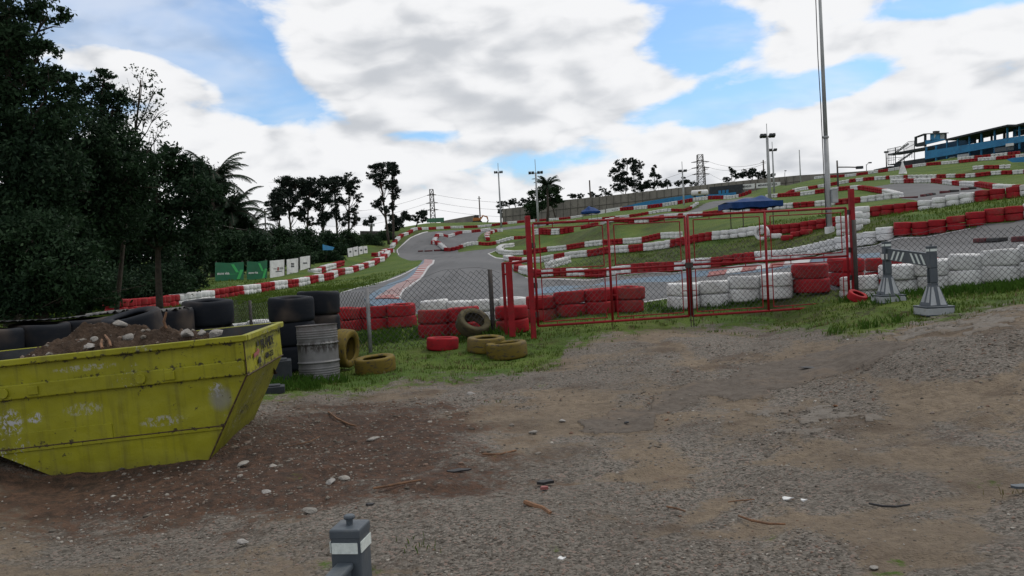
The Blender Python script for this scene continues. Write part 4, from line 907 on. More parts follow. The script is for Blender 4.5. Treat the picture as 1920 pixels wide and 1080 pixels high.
def heap(HX, HY):
    z = _hb(HX, HY); add = np.zeros_like(z)
    for a_, b_, r_ in zip(_cx, _cy, _cr): d2 = ((HX-a_)**2+(HY-b_)**2)/(r_*r_); add = np.maximum(add, np.sqrt(np.clip(1-d2, 0, 1))*r_*.8)
    return z+add
HZ = heap(HX, HY); VV = np.stack([HX, HY, HZ], -1).reshape(-1, 3); VV = np.array([SM @ Vector(v) for v in VV])
ii = np.arange(nx*ny).reshape(ny, nx); FQ = np.stack([ii[:-1, :-1], ii[:-1, 1:], ii[1:, 1:], ii[1:, :-1]], -1).reshape(-1, 4)
o = np_mesh('soil_heap', VV, FQ, m_soil, smooth=True); tag(o, 'heap of brown soil and small stones filling the yellow skip', 'soil', kind='stuff')
def rock_mesh(name, mat, r, seed, flat=.7, sub=3):
    import bmesh
    bm = bmesh.new(); bmesh.ops.create_icosphere(bm, subdivisions=sub, radius=1.0); q = np.random.default_rng(seed); o3 = q.random((14, 3))*2-1; amp = q.random(14)*.3
    for v in bm.verts:
        d = v.co.normalized(); s = 1.0
        for k in range(14):
            n_ = Vector(o3[k]).normalized(); s = min(s, (.62+amp[k])/max(d.dot(n_), .001)) if d.dot(n_) > .2 else s
        v.co = d*s*r*(1+q.normal(0, .012)); v.co.z *= flat
    me = bpy.data.meshes.new(name); bm.to_mesh(me); bm.free(); me.materials.append(mat)
    return me
def rock(name, loc, r, seed, lab, cat, mat=m_stone, flat=.7, sc=(1, 1, 1), group=None, rz=0.0):
    o = bpy.data.objects.new(name, rock_mesh(name, mat, r, seed, flat)); scn.collection.objects.link(o); o.location = tuple(map(float, loc)); o.scale = sc; o.rotation_euler = (.1, .2, rz)
    return tag(o, lab, cat, group)
def onheap(px, py):
    # first meeting of the picture ray with the heap
    SI = SM.inverted()
    for D in np.linspace(6.5, 10.5, 500):
        q = SI @ Vector(P(px, py, D))
        if 0 < q.y < SWD and -2.45 < q.x < .4 and q.z < heap(np.array([q.x]), np.array([q.y]))[0]: return P(px, py, D)
    return P(px, py, 8.4)
for i, (px, py, r, lab, sc) in enumerate(((222, 610, .062, 'pale rubble chunk on the very top of the soil heap', (1.3, 1, .9)), (241, 636, .060, 'small pale rubble chunk in the middle of the soil heap', (1, 1, 1)),
        (349, 629, .068, 'pale rubble chunk at the right of the heap, leftmost of three', (1.2, 1, 1)), (376, 628, .05, 'pale rubble chunk at the right of the heap, middle of three', (1, 1, 1.1)), (403, 628, .068, 'pale rubble chunk at the right of the heap, rightmost of three', (1.5, 1, .8)),
        (165, 652, .06, 'flat brown stone near the rim on the soil heap', (1.4, 1, .5)), (176, 640, .045, 'grey stone left of the sticks on the soil heap', (1, 1, 1)))):
    q = onheap(px, py); rock('rubble_chunk', (q[0], q[1]+.02, q[2]+r*.2), r, 40+i, lab, 'rubble', m_rubble if i not in (5,) else m_stone, .8, sc, 'rubble chunks on the soil heap', i*1.1)
q_ = np.random.default_rng(3)
for i, (a, b, lab) in enumerate((((200, 632), (212, 655), 'thick brown stick pointing down the front of the soil heap'), ((194, 640), (196, 658), 'thin brown stick left of the thick one on the soil heap'), ((313, 591), (312, 614), 'thin stick standing upright in the soil heap before a black tyre'))):
    if i < 2: A_, B_ = onheap(*a)+np.array([0, -.03, .02]), onheap(*b)+np.array([0, -.04, .03])
    else: B_ = onheap(312, 616); A_ = B_+np.array([.01, 0, .16])
    mb = MB(); m_ = (A_+B_)/2+q_.normal(0, .012, 3); mb.tube([A_, m_, B_], [.010, .014, .012], 6); tag(mb.build('stick', m_wood), lab, 'stick', 'sticks in the skip')
# ------------------------------------------------------------------ oil drum, blocks, roofing sheet
dl = at(600, 13.1, -.03); drum = empty('oil_drum', dl, .5); tag(drum, 'rusty grey ribbed oil drum standing in front of black tyres', 'drum'); drum.rotation_euler.x = R(-2)
pf = []; z = 0.0
H_ = .86
for z in np.arange(0, H_+.001, .008):
    r_ = .305
    for zr in (.29, .57): r_ += .016*math.exp(-((z-zr)/.012)**2)
    for zr in (.06, .095, .13, .165, .20, .66, .695, .73, .765): r_ += .006*math.exp(-((z-zr)/.009)**2)
    if z < .012 or z > H_-.014: r_ += .012
    pf.append((r_, z))
mb = MB(); n_ = 48; dv = []
for (r_, z) in pf:
    for j in range(n_):
        a = 2*math.pi*j/n_; k = 1+.012*math.sin(3*a+z*4)-.035*math.exp(-((a-4.4)/.25)**2-((z-.5)/.2)**2); dv.append((r_*k*math.cos(a), r_*k*math.sin(a), z))
mb.add(dv, [(i*n_+j, i*n_+(j+1) % n_, (i+1)*n_+(j+1) % n_, (i+1)*n_+j) for i in range(len(pf)-1) for j in range(n_)]); mb.build('drum_body', m_drum, drum, smooth=True)
mb = MB(); mb.tube([(0, 0, H_-.035), (0, 0, H_-.028)], .304, 40); mb.tube([(.17, .05, H_-.03), (.17, .05, H_-.012)], .03, 14); mb.build('lid', m_drum, drum)
for (px, D, d, z0, lab) in ((522, 12.6, (.40, .38, .32), 0, 'dark grey block standing in shade between the skip and the drum'), (508, 11.3, (.36, .24, .10), 0, 'low dark slab lying in the grass by the pointed end of the skip')):
    p = at(px, D); mb = MB(); mb.box((0, 0, d[2]/2-.02), d); mb.box((0, 0, d[2]-.02+.01), (d[0]*.7, d[1]*.7, .02)); o = mb.build('concrete_block', m_dark, bevel=.02); o.location = p; o.rotation_euler.z = .25; tag(o, lab, 'block')
def sheet(x0, D0, y0, x1, D1, y1, dep, lab, corr, mat, name):
    A_ = P(x0, y0, D0); B_ = P(x1, y1, D1); d = B_-A_; L_ = np.linalg.norm(d[:2]); n_ = int(L_/.02); nrm = np.array([-d[1], d[0], 0])/L_
    mb = MB(); vs = []; 
    for i in range(n_+1):
        t = i/n_; w_ = .022*math.sin(t*L_/.095*2*math.pi)*corr; sag = .03*math.sin(t*7)
        for j in range(5):
            u = j/4; jag = .05*math.sin(t*29)+.03*math.sin(t*61) if j == 0 else 0
            vs.append(A_+d*t+nrm*(u*dep+jag)+np.array([0, 0, w_+sag*.5-u*.04]))
    k = len(vs); vs2 = [v-np.array([0, 0, .006]) for v in vs]
    fs = [(i*5+j, i*5+j+1, (i+1)*5+j+1, (i+1)*5+j) for i in range(n_) for j in range(4)]
    fs2 = [tuple(k+q for q in f[::-1]) for f in fs]; ed = [(i*5, (i+1)*5, k+(i+1)*5, k+i*5) for i in range(n_)]+[(i*5+4, k+i*5+4, k+(i+1)*5+4, (i+1)*5+4) for i in range(n_)]
    mb.add(vs+vs2, fs+fs2+ed); return tag(mb.build(name, mat, smooth=True), lab, 'roofing sheet')
m_fibre = worn('mossy_fibre_cement', (.15, .15, .145), (.05, .05, .05), 3, .9, (.35, .35, .34), .5, .005)
sheet(-120, 10.2, 614, 218, 12.2, 586, .75, 'long dark corrugated roofing sheet laid over the leftmost black tyres', .35, worn('dark_fibre_cement', (.045, .047, .05), (.025, .026, .028), 3, .9, (.3, .3, .3), .35, .005), 'roofing_sheet')
sheet(200, 12.0, 586, 357, 12.9, 576.5, .8, 'short pale broken corrugated sheet laid over black tyres behind the heap', 1.0, m_fibre, 'roofing_sheet')
# ------------------------------------------------------------------ plastic barriers
def barrier(A_, B_, h, lab, wmul=1.0, base=True):
    A_ = Vector(A_); B_ = Vector(B_); d = B_-A_; ang = math.atan2(d.y, d.x); rt = Matrix.Rotation(ang, 3, 'Z'); o = empty('plastic_barrier', A_); tag(o, lab, 'barrier', 'grey plastic barriers')
    w1, w2 = .128*wmul, .112*wmul
    for q in (A_, B_):
        mb = MB()
        bp = lambda z: q+Vector((0, 0, z))
        mb.box(bp(h*.5+.1), (w1*.32, w2, h*.78-.1), rt) if False else None
        # slotted post: two cheeks and solid parts above and below the slot
        for s in (-1, 1): mb.box(q+rt @ Vector((s*w1*.345, 0, h*.57)), (w1*.31, w2, h*.22), rt)
        mb.box(bp(h*.84), (w1, w2, h*.32), rt); mb.box(bp(h*.28), (w1, w2, h*.36), rt)
        mb.box(bp(h*.57), (w1*.38, w2*.25, h*.22), rt) if False else None
        p_ = mb.build('post', m_plastic); p_.parent = o; p_.matrix_parent_inverse = Matrix.Translation(-A_); bv = p_.modifiers.new('bevel', 'BEVEL'); bv.width = .014*wmul; bv.segments = 3
        mb = MB(); mb.box(bp(h*1.0-.004), (w1*1.02, w2*1.02, .03), rt); mb.tube([bp(h+.005), bp(h+.03)], .010, 10); mb.tube([bp(h+.026), bp(h+.040)], .017, 12)
        c = mb.build('cap', m_plastic, bevel=.006); c.parent = p_
        mb = MB()
        for s in (-1, 1):
            mb.box(q+rt @ Vector((0, s*(w2/2+.0015), h*.95)), (w1*.86, .003, h*.036), rt); mb.box(q+rt @ Vector((s*(w1/2+.0015), 0, h*.95)), (.003, w2*.86, h*.036), rt)
        c = mb.build('reflector', m_reflect); c.parent = p_
        if base:
            mb = MB(); mb.box(bp(.045), (.46, .40, .11), rt); c = mb.build('foot', m_retro_grey, bevel=.012); c.parent = o; c.matrix_parent_inverse = Matrix.Translation(-A_)
            mb = MB(); mb.box(bp(.113), (.47, .41, .026), rt); mb.box(bp(-.005), (.47, .41, .02), rt); c = mb.build('foot_lid', m_plastic, bevel=.008); c.parent = o; c.matrix_parent_inverse = Matrix.Translation(-A_)
            mb = MB(); mb.box(bp(.125+.15), (.34, .28, .30), rt, taper=(w1/.34*1.05, w2/.28*1.05)); c = mb.build('pedestal', m_plastic, bevel=.006); c.parent = o; c.matrix_parent_inverse = Matrix.Translation(-A_)
            mb = MB()
            for (ax, hw, ht) in ((0, .14, .17), (1, .17, .14)):
                for s in (-1, 1):
                    for g in (-1, 1):
                        x_in, x_o, x_t = .028*g, .145*g if ax == 0 else .118*g, .062*g if ax == 0 else .052*g
                        n0 = (hw if ax == 0 else hw)+.003; n1 = (w2*.525 if ax == 0 else w1*.525)+.003
                        pts = [(x_in, n0-.012, .14), (x_o, n0-.012, .14), (x_t, n1+.004, .405), (x_in, n1+.004, .405)]
                        pts = [(a, s*b, c_) if ax == 0 else (s*b, a, c_) for a, b, c_ in pts]
                        e = rt @ (Vector((0, s*.004, 0)) if ax == 0 else Vector((s*.004, 0, 0)))
                        mb.prism([q+rt @ Vector(v) for v in pts], e)
            c = mb.build('reflective_panel', m_retro_grey); c.parent = o; c.matrix_parent_inverse = Matrix.Translation(-A_)
    u = d.normalized(); L_ = d.length; z0, z1 = h*.70, h*.885; nn = Vector((-u.y, u.x, 0))
    mb = MB(); s0, s1 = w1/2, L_-w1/2; up = Vector((0, 0, 1))
    a0 = A_+u*s0; a1 = A_+u*s1; mb.prism([a0+up*(z0)-nn*.018, a1+up*z0-nn*.018, a1+up*z1-nn*.018, a0+up*z1-nn*.018], nn*.036)
    mb.box((a0+a1)/2+up*(z1+.006), (s1-s0, .05, .02), Matrix.Rotation(ang, 3, 'Z') @ Matrix.Rotation(-math.atan2(d.z, Vector((d.x, d.y)).length), 3, 'Y'))
    c = mb.build('rail', m_plastic, bevel=.006); c.parent = o; c.matrix_parent_inverse = Matrix.Translation(-A_)
    rail = c; mb = MB(); hh = z1-z0
    for i in range(6):
        g = 1 if i < 3 else -1; cx = s0+(s1-s0)*(.13+.115*i+(.14 if i >= 3 else 0)); wdt = (s1-s0)*.045; sl = hh*.35*g
        for sgn in (-1, 1):
            qs = [(cx-sl-wdt/2, z0+hh*.10), (cx-sl+wdt/2, z0+hh*.10), (cx+sl+wdt/2, z1-hh*.10), (cx+sl-wdt/2, z1-hh*.10)]
            mb.prism([A_+u*s+up*z+nn*sgn*.0185 for s, z in qs], nn*sgn*.003)
    c = mb.build('white_stripes', m_reflect); c.parent = rail
    return o
A_ = at(1751, 12.7, .0); B_ = at(1666, 14.3, .0); bb = barrier(A_, B_, 1.0, 'dark grey striped plastic barrier standing on grass right of the gate')
q = Vector(B_)+Vector((0, 0, .76)); mb = MB(); vd = (Vector((0, 0, 1.6))-q); vd.z = 0; vd.normalize(); xx = Vector((vd.y*-1, vd.x, 0)); 
rt = Matrix.Rotation(math.atan2(A_[1]-B_[1], A_[0]-B_[0]), 3, 'Z'); mb.box(q+rt @ Vector((.0, -.066, 0)), (.10, .004, .09), rt); mb.box(q+rt @ Vector((.077, 0, 0)), (.004, .09, .09), rt); c = mb.build('sticker', m_white); c.parent = bb; c.matrix_parent_inverse = Matrix.Translation(-Vector(A_))
nb_ = P(656, 990, 2.5); hb = .86; nb_[2] -= hb
B2 = np.array([nb_[0]-.20, nb_[1]-1.3, nb_[2]]); barrier(nb_, B2, hb, 'dark grey plastic barrier post with white reflector at the bottom picture edge', .80)
# ------------------------------------------------------------------ light masts and poles
m_galv = worn('pale_galvanised_steel', (.34, .35, .36), (.25, .26, .27), 1, .5, (.2, .17, .14), .3, .002)
def mast(px, D, ytip, yhead, ybase, r, lab, name='light_mast', head=2.4):
    b = P(px, ybase, D); g = gz(b[0], b[1]); z1 = P(px, yhead, D)[2]; z2 = P(px, ytip, D)[2]; o = empty(name, (b[0], b[1], min(g, b[2]))); tag(o, lab, 'light mast', 'floodlight masts')
    zb = min(g, b[2])-.2
    mb = MB(); mb.tube([(b[0], b[1], zb), (b[0], b[1], (zb+z1)/2), (b[0], b[1], z1)], [r*1.5, r*1.2, r], 10); put(mb, 'pole', m_galv, o, smooth=True)
    mb = MB(); mb.tube([(b[0], b[1], z1), (b[0], b[1], z2)], .045*D/120, 6); put(mb, 'lightning_rod', m_galv, o)
    if head:
        mb = MB(); mb.box((b[0], b[1], z1), (head, .12, .12)); put(mb, 'cross_arm', m_darksteel, o)
        for s in (-1, 1):
            for k in (.35, .72): mb = MB(); mb.box((b[0]+s*head*.5*k*1.25, b[1]-.2, z1+.05), (head*.2, .5, .28), Matrix.Rotation(R(-25), 3, 'X')); put(mb, 'floodlight', m_dark, o)
    return o
mast(940, 172, 306, 323.5, 425, .14, 'thin twin-head floodlight mast, leftmost, standing by the left end of the long wall', head=1.6*1)
mast(1009, 150, 299, 324.5, 413, .15, 'twin-head floodlight mast just left of the drooping palm', head=2.3)
mast(1283, 165, 303, 321, 397, .13, 'thin floodlight mast left of the lattice pylon, before the blue boards', head=1.5)
mast(1443, 95, 232, 256, 364, .14, 'taller floodlight mast standing right behind the blue canopy', head=1.5)
mast(1451, 150, 266, 282, 345, .12, 'shorter floodlight mast behind the taller one right of the trees', head=1.3)
b = P(1554, 392, 43.0); g = gz(b[0], b[1]); o = empty('tall_light_mast', (b[0], b[1], g)); tag(o, 'very tall pale steel mast with a cable, behind the right gate post, cut off above', 'light mast')
tz = P(1530, -60, 43)[2]; mb = MB(); zs_ = P(1545, 258, 43)[2]
mb.tube([(b[0], b[1], g-.2), (b[0], b[1], zs_)], [.14, .115], 16); mb.tube([(b[0], b[1], zs_-.05), (b[0], b[1], zs_+.05)], .15, 16); mb.tube([(b[0], b[1], zs_), (b[0], b[1], tz)], [.105, .07], 14); put(mb, 'pole', m_galv, o, smooth=True)
mb = MB(); mb.tube([(b[0]-.17, b[1]-.05, g+.3), (b[0]-.19, b[1]-.05, zs_-1.8), (b[0]-.20, b[1]-.05, zs_+1.5), (b[0]-.24, b[1]-.05, zs_+4), (b[0]-.22, b[1]-.05, tz)], .022, 6); put(mb, 'cable', m_black, o)
z1, z2 = P(1558, 381, 43)[2], P(1558, 357, 43)[2]; mb = MB(); mb.box((b[0]+.24, b[1]-.18, (z1+z2)/2), (.30, .22, z2-z1)); mb.box((b[0]+.24, b[1]-.18, z2+.02), (.34, .26, .03)); put(mb, 'control_box', m_retro_grey, o, bevel=.01)
mb = MB(); mb.box((b[0]+.24, b[1]-.295, (z1+z2)/2), (.26, .012, (z2-z1)*.9)); put(mb, 'box_door', m_galv, o)
mb = MB(); mb.tube([(b[0], b[1], g-.1), (b[0], b[1], g+.28)], .24, 14); put(mb, 'footing', m_white, o, bevel=.03)
def pole(px, D, ytop, ybase, r, lab, mat=m_bark, name='utility_pole', cat='pole', arm=None, arms=()):
    b = P(px, ybase, D); z1 = P(px, ytop, D)[2]; g = gz(b[0], b[1]); o = empty(name, (b[0], b[1], min(g, b[2]))); tag(o, lab, cat)
    mb = MB(); mb.tube([(b[0], b[1], min(g, b[2])-.3), (b[0], b[1], z1)], [r*1.2, r*.9], 8); put(mb, 'shaft', mat, o, smooth=True)
    if arm:
        e = P(arm[0], arm[1], D); s = P(px, arm[2], D); mb = MB(); mb.tube([(b[0], b[1], s[2]), ((b[0]+e[0])/2, b[1], (s[2]+e[2])/2+arm[3]), (e[0], b[1], e[2])], r*.7, 6); put(mb, 'arm', mat, o)
        mb = MB(); mb.box((e[0], b[1], e[2]-.02), (r*7, r*4, r*3)); put(mb, 'lamp', m_dark, o)
    for (yy, wd) in arms: s = P(px, yy, D); mb = MB(); mb.box((b[0], b[1], s[2]), (wd, .14, .14)); put(mb, 'cross_arm', mat, o)
    return o
pole(901, 300, 368, 420, .22, 'utility pole behind the orange excavator', arms=((372, 1.2),))
pole(1107, 240, 338, 372, .20, 'wooden utility pole rising above the long wall, left of the tall trees', m_bark)
pole(1323, 400, 312, 352, .28, 'utility pole just right of the lattice pylon', arms=((318, 3),))
pole(1433, 240, 300, 345, .2, 'utility pole behind the right end of the billboards', arms=((304, 1.5),))
pole(1501, 185, 281, 335, .12, 'slim plain grey pole standing behind the wall left of the tall mast', m_galv)
pole(1572, 105, 301, 362, .11, 'dark pole with a long sideways arm on the hill right of the tall mast', m_darksteel, arm=(1611, 314, 313.5, .02), cat='pole')
pole(1625, 190, 308, 325, .09, 'small street lamp far behind the hill crest', m_galv, 'street_lamp', 'street lamp', arm=(1631, 305, 311, .3))
pole(1472, 200, 325, 338, .06, 'small round-headed lamp above the long wall', m_darksteel, 'street_lamp', 'street lamp', arm=(1472.5, 320, 325, 0))
pole(499, 82, 392, 440, .07, 'old street lamp sticking up from the bushes left of the pine group', m_darksteel, 'street_lamp', 'street lamp', arm=(506, 391, 393, .02))
def pylon(px, D, ytop, ybase, w0, w1, lab, arms):
    b = P(px, ybase, D); z0, z1 = b[2]-8, P(px, ytop, D)[2]; o = empty('lattice_pylon', (b[0], b[1], z0)); tag(o, lab, 'pylon', 'lattice pylons')
    mb = MB(); r = .11*D/400; n_ = 9
    def cr(t, i): w_ = (w0*(1-t)+w1*t)/2; return Vector((b[0]+w_*(-1, 1, 1, -1)[i], b[1]+w_*(-1, -1, 1, 1)[i], z0*(1-t)+z1*t))
    for i in range(4): mb.tube([cr(0, i), cr(1, i)], r*1.3, 4)
    for k in range(n_):
        t0, t1 = k/n_, (k+1)/n_
        for i in range(4): mb.tube([cr(t0, i), cr(t1, (i+1) % 4)], r*.8, 3); mb.tube([cr(t1, i), cr(t1, (i+1) % 4)], r*.8, 3); mb.tube([cr(t0, (i+1) % 4), cr(t1, i)], r*.8, 3)
    put(mb, 'lattice', m_darksteel, o)
    ends = []
    for (yy, wd) in arms:
        z = P(px, yy, D)[2]; mb = MB(); mb.tube([(b[0]-wd, b[1], z), (b[0], b[1], z+.7), (b[0]+wd, b[1], z)], r*1.2, 4); mb.tube([(b[0]-wd, b[1], z), (b[0]+wd, b[1], z)], r, 4); put(mb, 'cross_arm', m_darksteel, o); ends.append((z, wd))
    return [(Vector((b[0]+s*w_, b[1], z))) for z, w_ in ends for s in (-1, 1)]
e1 = pylon(812, 400, 355, 412, 2.6, 1.6, 'lattice pylon above the green banner at the crest', ((366, 2.2), (381, 2.8), (394, 2.8)))
e2 = pylon(1315, 400, 290, 350, 4.0, 2.4, 'lattice pylon above the white tank on the hill', ((304, 4.2), (315, 4.2), (327, 4.2)))
def cable(a, b, sag, lab, r=.05):
    a, b = Vector(a), Vector(b); pts = [a.lerp(b, t/24)-Vector((0, 0, sag*4*(t/24)*(1-t/24))) for t in range(25)]; mb = MB(); mb.tube(pts, r, 4); return tag(mb.build('power_line', m_darksteel), lab, 'power line', 'power lines')
hts = ('lowest', 'lowest', 'middle', 'middle', 'upper', 'upper')
lv = ('top', 'middle', 'bottom')
for i in range(6):
    if i % 2: cable(e1[i], e2[i], 10, '%s power line sagging from the crest pylon to the hill pylon, near side' % lv[i//2] if False else '%s power line hanging between the two lattice pylons' % lv[i//2])
for i in (0, 2, 4): cable(e1[i], P(560, (392, 404, 418)[i//2], 420), 4, '%s power line leading left from the crest pylon behind the pines' % lv[i//2])
for i in (1, 3, 5): cable(e2[i], P(1433+i, (304, 306, 350)[i//2], 300), 2, '%s power line leading right from the hill pylon' % lv[i//2])
cable(P(390, 415, 60), P(497, 433, 80), .2, 'dark cable crossing in front of the palms on the left', .03)
# ------------------------------------------------------------------ flat boards traced at their own place
class Plane:
    def __init__(s, pa, pb):
        s.a = Vector(P(*pa)); b = Vector(P(*pb)); s.u = Vector((b.x-s.a.x, b.y-s.a.y, 0)).normalized(); s.n = Vector((s.u.y, -s.u.x, 0))
    def pt(s, px, py, o=0.0):
        c = Vector(_c); d = Vector(P(px, py, 1.0))-c; t = (s.a+s.n*o-c).dot(s.n)/d.dot(s.n); return c+d*t
    def poly(s, mb, pts, thick, o=0.0, mi=0): mb.prism([s.pt(x, y, o) for x, y in pts], -s.n*thick, mi)
def child(mb, name, mat, par, **k): return put(mb, name, mat, par, **k)
def board(name, plane, pts, thick, mat, lab, cat, group=None, posts=(), pmat=m_darksteel):
    c = plane.pt((pts[0][0]+pts[2][0])/2, max(p[1] for p in pts)); o = empty(name, c); tag(o, lab, cat, group)
    mb = MB(); plane.poly(mb, pts, thick); child(mb, 'panel', mat, o)
    for (px, y0, y1, w_) in posts: mb = MB(); plane.poly(mb, [(px-w_, y0), (px+w_, y0), (px+w_, y1), (px-w_, y1)], .08, -.06-thick); child(mb, 'post', pmat, o)
    return o
pl_ = Plane((404, 527, 57), (501, 524, 61))
for k, (x0, x1, yt0, yt1, yb0, yb1, nm) in enumerate(((404, 457, 492, 491, 530, 527, 'left'), (463.5, 501, 490, 488, 525, 521, 'right'))):
    o = board('green_banner', pl_, [(x0, yt0), ((x0+x1)/2, yt0+1.0), (x1, yt1), (x1, yb1), ((x0+x1)/2, (yb0+yb1)/2+.6), (x0, yb0)], .04, m_greenpvc, '%s dark green vinyl banner with a lime arrow, hung before the palms' % nm, 'banner', 'banners along the left wall', ((x0+2, yt0-2, yb0+6, .5), (x1-2, yt1-2, yb1+6, .5)))
    w_ = x1-x0; mb = MB()
    for (a, b) in (((.60, .10), (.78, .52)), ((.93, .38), (.80, .88))):
        X0, Y0, X1, Y1 = x0+w_*a[0], yt0+36*a[1], x0+w_*b[0], yt0+36*b[1]; dx = w_*.055
        pl_.poly(mb, [(X0-dx, Y0), (X0+dx, Y0), (X1+dx, Y1), (X1-dx, Y1)], .004, .012)
    child(mb, 'lime_arrow_print', m_lime, o)
    mb = MB(); pl_.poly(mb, [(x0+w_*.38, yt0+22), (x0+w_*.76, yt0+21.3), (x0+w_*.76, yt0+22), (x0+w_*.38, yt0+22.7)], .004, .012); child(mb, 'lime_line_print', m_lime, o)
    q = pl_.pt(x0+w_*.06, yt0+23.5, .012); c = text('stone visa', .26 if k == 0 else .22, m_white, basis(q, pl_.u, (0, 0, 1)), o, bold=.004); c.matrix_parent_inverse = Matrix.Translation(-o.location)
for k, (x0, x1, yt0, yt1, yb0, yb1, D) in enumerate(((507, 533, 489, 486.5, 521, 517, 62), (538.5, 559, 486.5, 484, 517, 510, 65), (563, 581, 482, 479.5, 507, 502, 68))):
    pn = Plane((x0, yb0, D), (x1, yb1, D+2.2)); o = board('white_board', pn, [(x0, yt0), (x1, yt1), (x1, yb1), (x0+.5, yb0)], .05, m_white, '%s of the three large white boards right of the green banners' % ('leftmost', 'middle', 'rightmost')[k], 'board', 'white boards along the left wall', ((x1+.8, yt1-1, yb1+4, .5),))
    mb = MB(); w_ = x1-x0; h_ = yb0-yt0
    if k == 0:
        pn.poly(mb, [(x0+w_*.38, yt0+h_*.62), (x0+w_*.85, yt0+h_*.58), (x0+w_*.85, yt0+h_*.62), (x0+w_*.38, yt0+h_*.66)], .004, .012)
        for j in range(5): pn.poly(mb, [(x0+w_*(.68+.055*j), yt0+h_*.38), (x0+w_*(.705+.055*j), yt0+h_*.38), (x0+w_*(.705+.055*j), yt0+h_*.5), (x0+w_*(.68+.055*j), yt0+h_*.5)], .004, .012)
        rb = MB(); pn.poly(rb, [(x0+w_*.5, yt0+h_*.38), (x0+w_*.63, yt0+h_*.37), (x0+w_*.63, yt0+h_*.56), (x0+w_*.5, yt0+h_*.58)], .004, .014); child(rb, 'red_print', m_kerbred, o)
        for j in range(4): pn.poly(mb, [(x0+w_*(.25+.055*j), yt0+h_*.44), (x0+w_*(.275+.055*j), yt0+h_*.44), (x0+w_*(.275+.055*j), yt0+h_*.5), (x0+w_*(.25+.055*j), yt0+h_*.5)], .004, .012)
    elif k == 1:
        for i_ in range(4):
            for j in range(2): pn.poly(mb, [(x0+w_*(.36+.075*i_), yt0+h_*(.22+.15*j)), (x0+w_*(.415+.075*i_), yt0+h_*(.21+.15*j)), (x0+w_*(.415+.075*i_), yt0+h_*(.32+.15*j)), (x0+w_*(.36+.075*i_), yt0+h_*(.33+.15*j))], .004, .012)
        for j in range(5): pn.poly(mb, [(x0+w_*(.25+.13*j), yt0+h_*.82), (x0+w_*(.32+.13*j), yt0+h_*.80), (x0+w_*(.32+.13*j), yt0+h_*.86), (x0+w_*(.25+.13*j), yt0+h_*.88)], .004, .012)
    else:
        for j in range(5): pn.poly(mb, [(x0+w_*(.3+.09*j), yt0+h_*.40), (x0+w_*(.365+.09*j), yt0+h_*.39), (x0+w_*(.365+.09*j), yt0+h_*.50), (x0+w_*(.3+.09*j), yt0+h_*.51)], .004, .012)
    child(mb, 'dark_print', m_dark, o)
for k, (x0, x1, yt0, yt1, yb0, yb1) in enumerate(((652, 661, 466, 464.5, 482, 481), (662, 671, 464, 462, 480, 478.5), (672.5, 680, 463, 461.5, 477, 476), (681, 688.5, 461.5, 461, 475, 474.5))):
    pn = Plane((x0, yb0, 97+2*k), (x1, yb1, 99+2*k)); o = board('small_white_board', pn, [(x0, yt0), (x1, yt1), (x1+1, yb1), (x0+1.5, yb0)], .05, m_white, '%s from left of four small leaning white boards by the shrubs' % ORD[k], 'board', 'four small white boards by the shrubs', ((x0+.3, yt0, yb0+2, .3),))
    mb = MB(); pn.poly(mb, [(x0+3, yt0+5), (x0+6.5, yt0+4.6), (x0+6.8, yt0+7.4), (x0+3.4, yt0+7.8)], .004, .012); child(mb, 'dark_print', m_dark, o)
board('blue_sheet', Plane((605, 470, 88), (620, 472, 90)), [(605.5, 458.5), (627, 463.5), (624, 469), (606, 469)], .06, m_blue, 'small blue sheet with a pale edge leaning in the dark shrubs', 'sheet')
board('green_banner', Plane((802, 416, 205), (831, 416, 200)), [(801, 409.5), (830.5, 408), (830.5, 416.5), (800, 417.5)], .3, m_greenpvc, 'far green banner on the crest of the main straight below the pylon', 'banner')
# long concrete wall
pw = Plane((942, 420, 232), (1500, 345, 200)); o = empty('concrete_wall', pw.pt(942, 424)); tag(o, 'long weathered concrete wall running along the top of the circuit', 'wall')
top = [(942, 392), (1030, 382), (1034, 377.5), (1140, 367), (1290, 350), (1350, 343), (1430, 335), (1500, 328.5), (1560, 325), (1640, 319)]; bot = [(1640, 335), (1500, 352), (1400, 368), (1290, 380), (1200, 395), (1030, 414), (942, 424)]
mb = MB()
for i in range(len(top)-1):
    (xa, ya), (xb, yb_) = top[i], top[i+1]; bi = lambda x: np.interp(x, [p[0] for p in bot[::-1]], [p[1] for p in bot[::-1]])
    pw.poly(mb, [(xa, ya), (xb, yb_), (xb, bi(xb)+6), (xa, bi(xa)+6)], .5)
child(mb, 'wall_panels', m_concrete, o)
mb = MB(); ti = lambda x: np.interp(x, [p[0] for p in top], [p[1] for p in top])
for x in np.arange(948, 1500, 13.5): pw.poly(mb, [(x-.35, ti(x)), (x+.35, ti(x)), (x+.35, bi(x)+6), (x-.35, bi(x)+6)], .3, .10)
for fr in (.45,): 
    for x in np.arange(942, 1500, 20): pw.poly(mb, [(x, ti(x)+(bi(x)-ti(x))*fr), (x+20, ti(x+20)+(bi(x+20)-ti(x+20))*fr), (x+20, ti(x+20)+(bi(x+20)-ti(x+20))*fr+.8), (x, ti(x)+(bi(x)-ti(x))*fr+.8)], .3, .12)
child(mb, 'joints', worn('dark_joint_concrete', (.10, .095, .085), (.07, .065, .06), 1, .9), o)
pw2 = Plane((828, 416, 250), (896, 414, 240)); o = empty('concrete_wall', pw2.pt(860, 418)); tag(o, 'short wedge-shaped grey concrete wall left of the excavator', 'wall'); mb = MB(); pw2.poly(mb, [(826, 415), (892, 403), (896, 403), (896, 424), (826, 424)], .5); child(mb, 'wall_panels', m_concrete, o)
